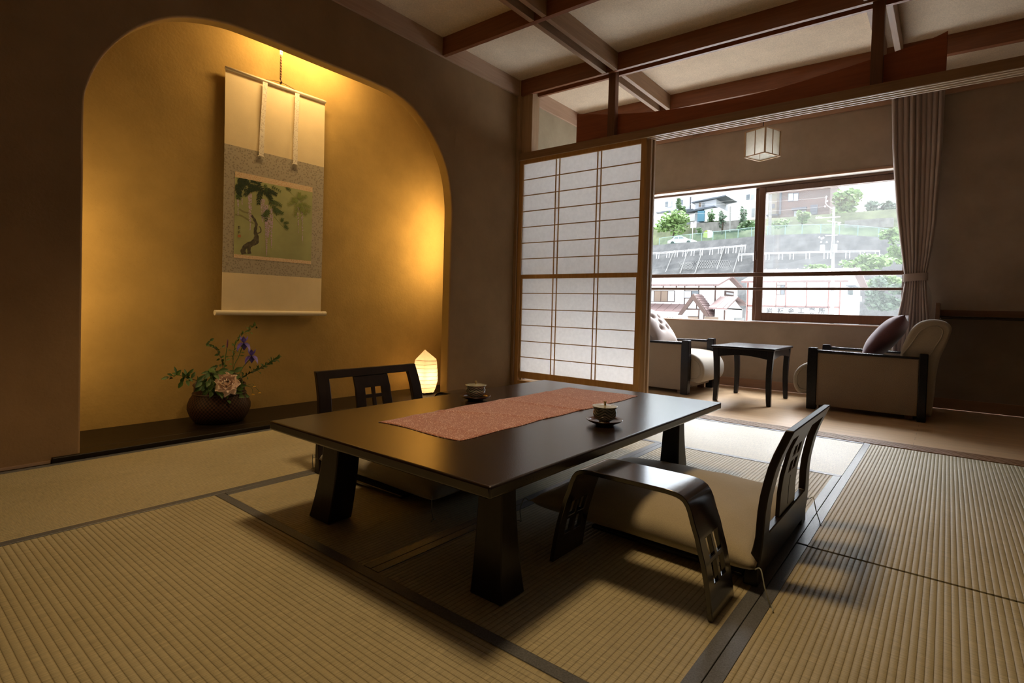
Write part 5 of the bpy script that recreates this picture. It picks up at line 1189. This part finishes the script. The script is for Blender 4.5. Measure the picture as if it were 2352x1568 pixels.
for px, py in ((1875, 500), (1880.5, 499), (1886, 500), (1898, 452), (1900, 462), (1895, 474), (1882, 545), (1887, 548), (1891, 546), (1886, 556), (1899, 556), (1924, 555)):
    p = at(px, py, 43.75); m = MB(); m.lathe([(0, -.06), (.045, -.05), (.06, 0), (.045, .05), (0, .07)], 10, tuple(p)); loc_build(t, m, 'insulator', OM['carw'])
for px, py, r, h_ in ((1889, 570, .17, .50), (1917.5, 569, .16, .55), (1927, 514, .09, .2)):
    p = at(px, py, 43.7); m = MB(); m.lathe([(0, -h_ / 2), (r, -h_ / 2), (r, h_ / 2 - .04), (r * .8, h_ / 2), (0, h_ / 2)], 18, tuple(p)); loc_build(t, m, 'transformer', OM['pole'])
a, b = at(1769.5, 447, 82), at(1768, 540, 82); t = thing('utility_pole', 'pale plain pole at the left edge of the right window pane', 'pole', (b.x, 82, b.z)); m = MB(); m.tube([(b.x, 82, b.z), (a.x, 82, a.z)], .22, 12); loc_build(t, m, 'shaft', OM['pole'])
a, b = at(1677.5, 474, 83), at(1676.5, 532, 83); t = thing('utility_pole', 'thin bare pole among the young pines in front of the white building', 'pole', (b.x, 83, b.z)); m = MB(); m.tube([(b.x, 83, b.z), (a.x, 83, a.z)], .10, 8); loc_build(t, m, 'shaft', OM['pole'])
for k, (l, r, sag, Y, YE) in enumerate((((1470, 470), (1898, 453), 6, 58, 43.8), ((1470, 487), (1896, 474), 8, 56, 43.8), ((1470, 474), (1769, 450), 4, 90, 82), ((1470, 714), (1640, 741), 3, 44, 45.5))):
    m = MB(); m.tube([at(l[0] + (r[0] - l[0]) * q, l[1] + (r[1] - l[1]) * q + sag * 4 * q * (1 - q), Y + (YE - Y) * q) for q in frange(0, 1, 12)], .009 if Y < 70 else .014, 4)
    tag(m.build('overhead_wire', OM['pole']), ('upper overhead wire running to the top of the utility pole', 'lower overhead wire running to the utility pole arm', 'overhead wire in front of the upper houses on the left', 'white service wire dropping across the timbered house')[k], 'wire')
# ---- trees and bushes
def tree(label, px, py0, py1, w, Y, mt, trunk=True, n=420, leaf=.45, blobs=None, name='tree', cat='tree', seed=0, flat=1.0):
    rg = random.Random(int(px * 13 + py0) + seed); c0, c1 = at(px, py0, Y), at(px, py1, Y); R_ = (at(px + w / 2, py0, Y).x - at(px - w / 2, py0, Y).x) / 2; H_ = c0.z - c1.z
    t = thing(name, label, cat, (c1.x, Y, c1.z))
    if trunk:
        m = MB(); m.tube([(0, 0, -.2), (.03 * H_, 0, H_ * .4), (0, .02 * H_, H_ * .8)], [.03 * H_ + .03, .02 * H_ + .02, .02], 8)
        for k in range(6): a = rg.random() * 6.3; m.tube([(0, 0, H_ * (.3 + .08 * k)), (R_ * .6 * math.cos(a), R_ * .6 * math.sin(a), H_ * (.45 + .08 * k))], [.012 * H_ + .015, .01], 5)
        m.build('trunk', OM['bark'], t, smooth=True)
    m = MB(); B_ = blobs or [(0, .55, .62, .40)]
    if not blobs:
        B_ = [(rg.uniform(-.55, .55), rg.uniform(.25 if trunk else .15, .82), rg.uniform(.32, .55), rg.uniform(.16, .30)) for _ in range(9)]
    for i in range(n):
        bx, bz, br, bh = B_[i % len(B_)]; th_, u = rg.random() * 6.283, rg.uniform(-1, 1); q = rg.random() ** .33; s = math.sqrt(1 - u * u)
        p = Vector((bx * R_ + br * R_ * q * s * math.cos(th_), .8 * br * R_ * q * s * math.sin(th_) * flat + rg.uniform(-.2, .2) * R_ * flat, (bz + bh * q * u) * H_))
        nn = Vector((rg.uniform(-1, 1), rg.uniform(-1, .3), rg.uniform(-.2, 1))).normalized(); a = nn.cross(Vector((.3, .2, 1))).normalized(); b = nn.cross(a); l = leaf * rg.uniform(.6, 1.3)
        m.add([p - a * l * .5, p + b * l * .28, p + a * l * .5, p - b * l * .28], [(0, 1, 2, 3)])
    m.build('crown', mt, t); return t
tree('tall bright green tree on the hill behind the top of the utility pole', 1938, 433, 512, 88, 90, OM['treeg'], n=1300, leaf=.8)
tree('dark bluish bush right of the tall hill tree, by the curtain', 2022, 458, 508, 84, 92, OM['treeb'], n=900, leaf=.75)
tree('wide light green shrub above the parked car', 1546, 486, 546, 88, 84, OM['treeg'], n=1100, leaf=.7)
tree('small clipped conifer in front of the grey house', 1558, 454, 490, 13, 86, OM['treed'], n=260, leaf=.5, blobs=[(0, .9, .5, .12), (0, .65, .8, .13), (.1, .42, 1.0, .14)])
tree('dark round bush at the foot of the grey house', 1567, 474, 492, 20, 87.5, OM['treed'], False, n=220, leaf=.5)
tree('leftmost young pine in front of the white building', 1634, 476, 532, 24, 87, OM['treed'], n=230, leaf=.5)
tree('middle young pine in front of the white building', 1658, 472, 534, 22, 86, OM['treeb'], n=170, leaf=.5)
tree('rightmost young pine, with a flat side branch, before the white building', 1706, 472, 526, 26, 86, OM['treeb'], n=170, leaf=.5)
tree('olive hedge along the fence left of the mullion', 1718, 505, 528, 60, 84.5, OM['treed'], False, n=420, leaf=.5, name='hedge', cat='hedge')
tree('round yellow-green shrub in front of the brown house', 1842, 483, 516, 36, 86, OM['treeg'], n=520, leaf=.6)
tree('low green hedge behind the fence in the right pane', 1800, 504, 522, 70, 85, OM['treeg'], False, n=380, leaf=.5, name='hedge', cat='hedge')
tree('small dark shrub under the round lime board', 1606, 520, 536, 14, 83, OM['treed'], False, n=120, leaf=.45)
tree('green shrub on the slope right of the pole, highest of the slope shrubs', 2045, 522, 560, 60, 73, OM['treeg'], False, n=520, leaf=.55, name='shrub', cat='shrub')
tree('spreading green shrub on the slope beside the pole', 1985, 578, 626, 140, 66, OM['treeg'], False, n=1100, leaf=.5, name='shrub', cat='shrub')
tree('green shrub at the edge of the slope next to the curtain', 2062, 558, 606, 60, 70, OM['treeg'], False, n=600, leaf=.5, name='shrub', cat='shrub')
tree('small shrub on the slope left of the utility pole', 1880, 598, 625, 74, 66, OM['treeg'], False, n=320, leaf=.45, name='shrub', cat='shrub')
tree('dense dark thicket right of the workshop', 2030, 640, 716, 120, 62.0, OM['treeb'], False, n=1500, leaf=.5, name='thicket', flat=.4, cat='bush')
tree('green bushes behind the short pipe barrier', 2030, 628, 668, 110, 64, OM['treeg'], False, n=800, leaf=.45, name='thicket', cat='bush')

# ================================================================== LIGHT
w = bpy.data.worlds.new('overcast_sky'); SC.world = w; w.use_nodes = True
bg = w.node_tree.nodes['Background']; bg.inputs[0].default_value = (.84, .92, 1.0, 1); bg.inputs[1].default_value = 4.8
def light(name, typ, loc, energy, col, rot=(0, 0, 0), **k):
    d = bpy.data.lights.new(name, typ); d.energy = energy; d.color = col
    for a, v in k.items(): setattr(d, a, v)
    o = bpy.data.objects.new(name, d); COL.objects.link(o); o.location = loc; o.rotation_euler = rot; return o
o = light('window_daylight_portal', 'AREA', (1.455, 5.90, 1.33), 1, (1, 1, 1), (-PI / 2, 0, 0), shape='RECTANGLE', size=2.86, size_y=1.40)
o.data.cycles.is_portal = True
WARM = (1.0, .66, .27)
light('skylight_boost', 'SUN', (0, 40, 30), 27.0, (.95, .97, 1.0), (math.radians(-39), 0, math.radians(2)), angle=math.radians(52))  # added wide sun lamp, no sun in this overcast: boosts skylight through the window
light('alcove_top_lamp', 'AREA', (-.235, 2.02, 2.53), 14, WARM, (0, math.radians(38), 0), shape='RECTANGLE', size=.08, size_y=.55)
light('alcove_right_lamp', 'AREA', (-.15, 3.36, 1.28), 11.5, WARM, (PI / 2, 0, math.radians(48 + 90)), shape='RECTANGLE', size=.06, size_y=.60)
light('alcove_left_lamp', 'AREA', (-.14, .58, .90), 6, WARM, (PI / 2, 0, math.radians(50)), shape='RECTANGLE', size=.06, size_y=.95)
light('ceiling_lamp', 'SPOT', (1.90, 1.40, 2.56), 130, (1.0, .67, .33), (0, 0, 0), spot_size=math.radians(106), spot_blend=.7, shadow_soft_size=.20)
vs = SC.view_settings; vs.view_transform = 'Standard'; vs.look = 'None'; vs.exposure = -0.25; vs.gamma = 1.0
try: vs.use_curve_mapping = False
except Exception: pass
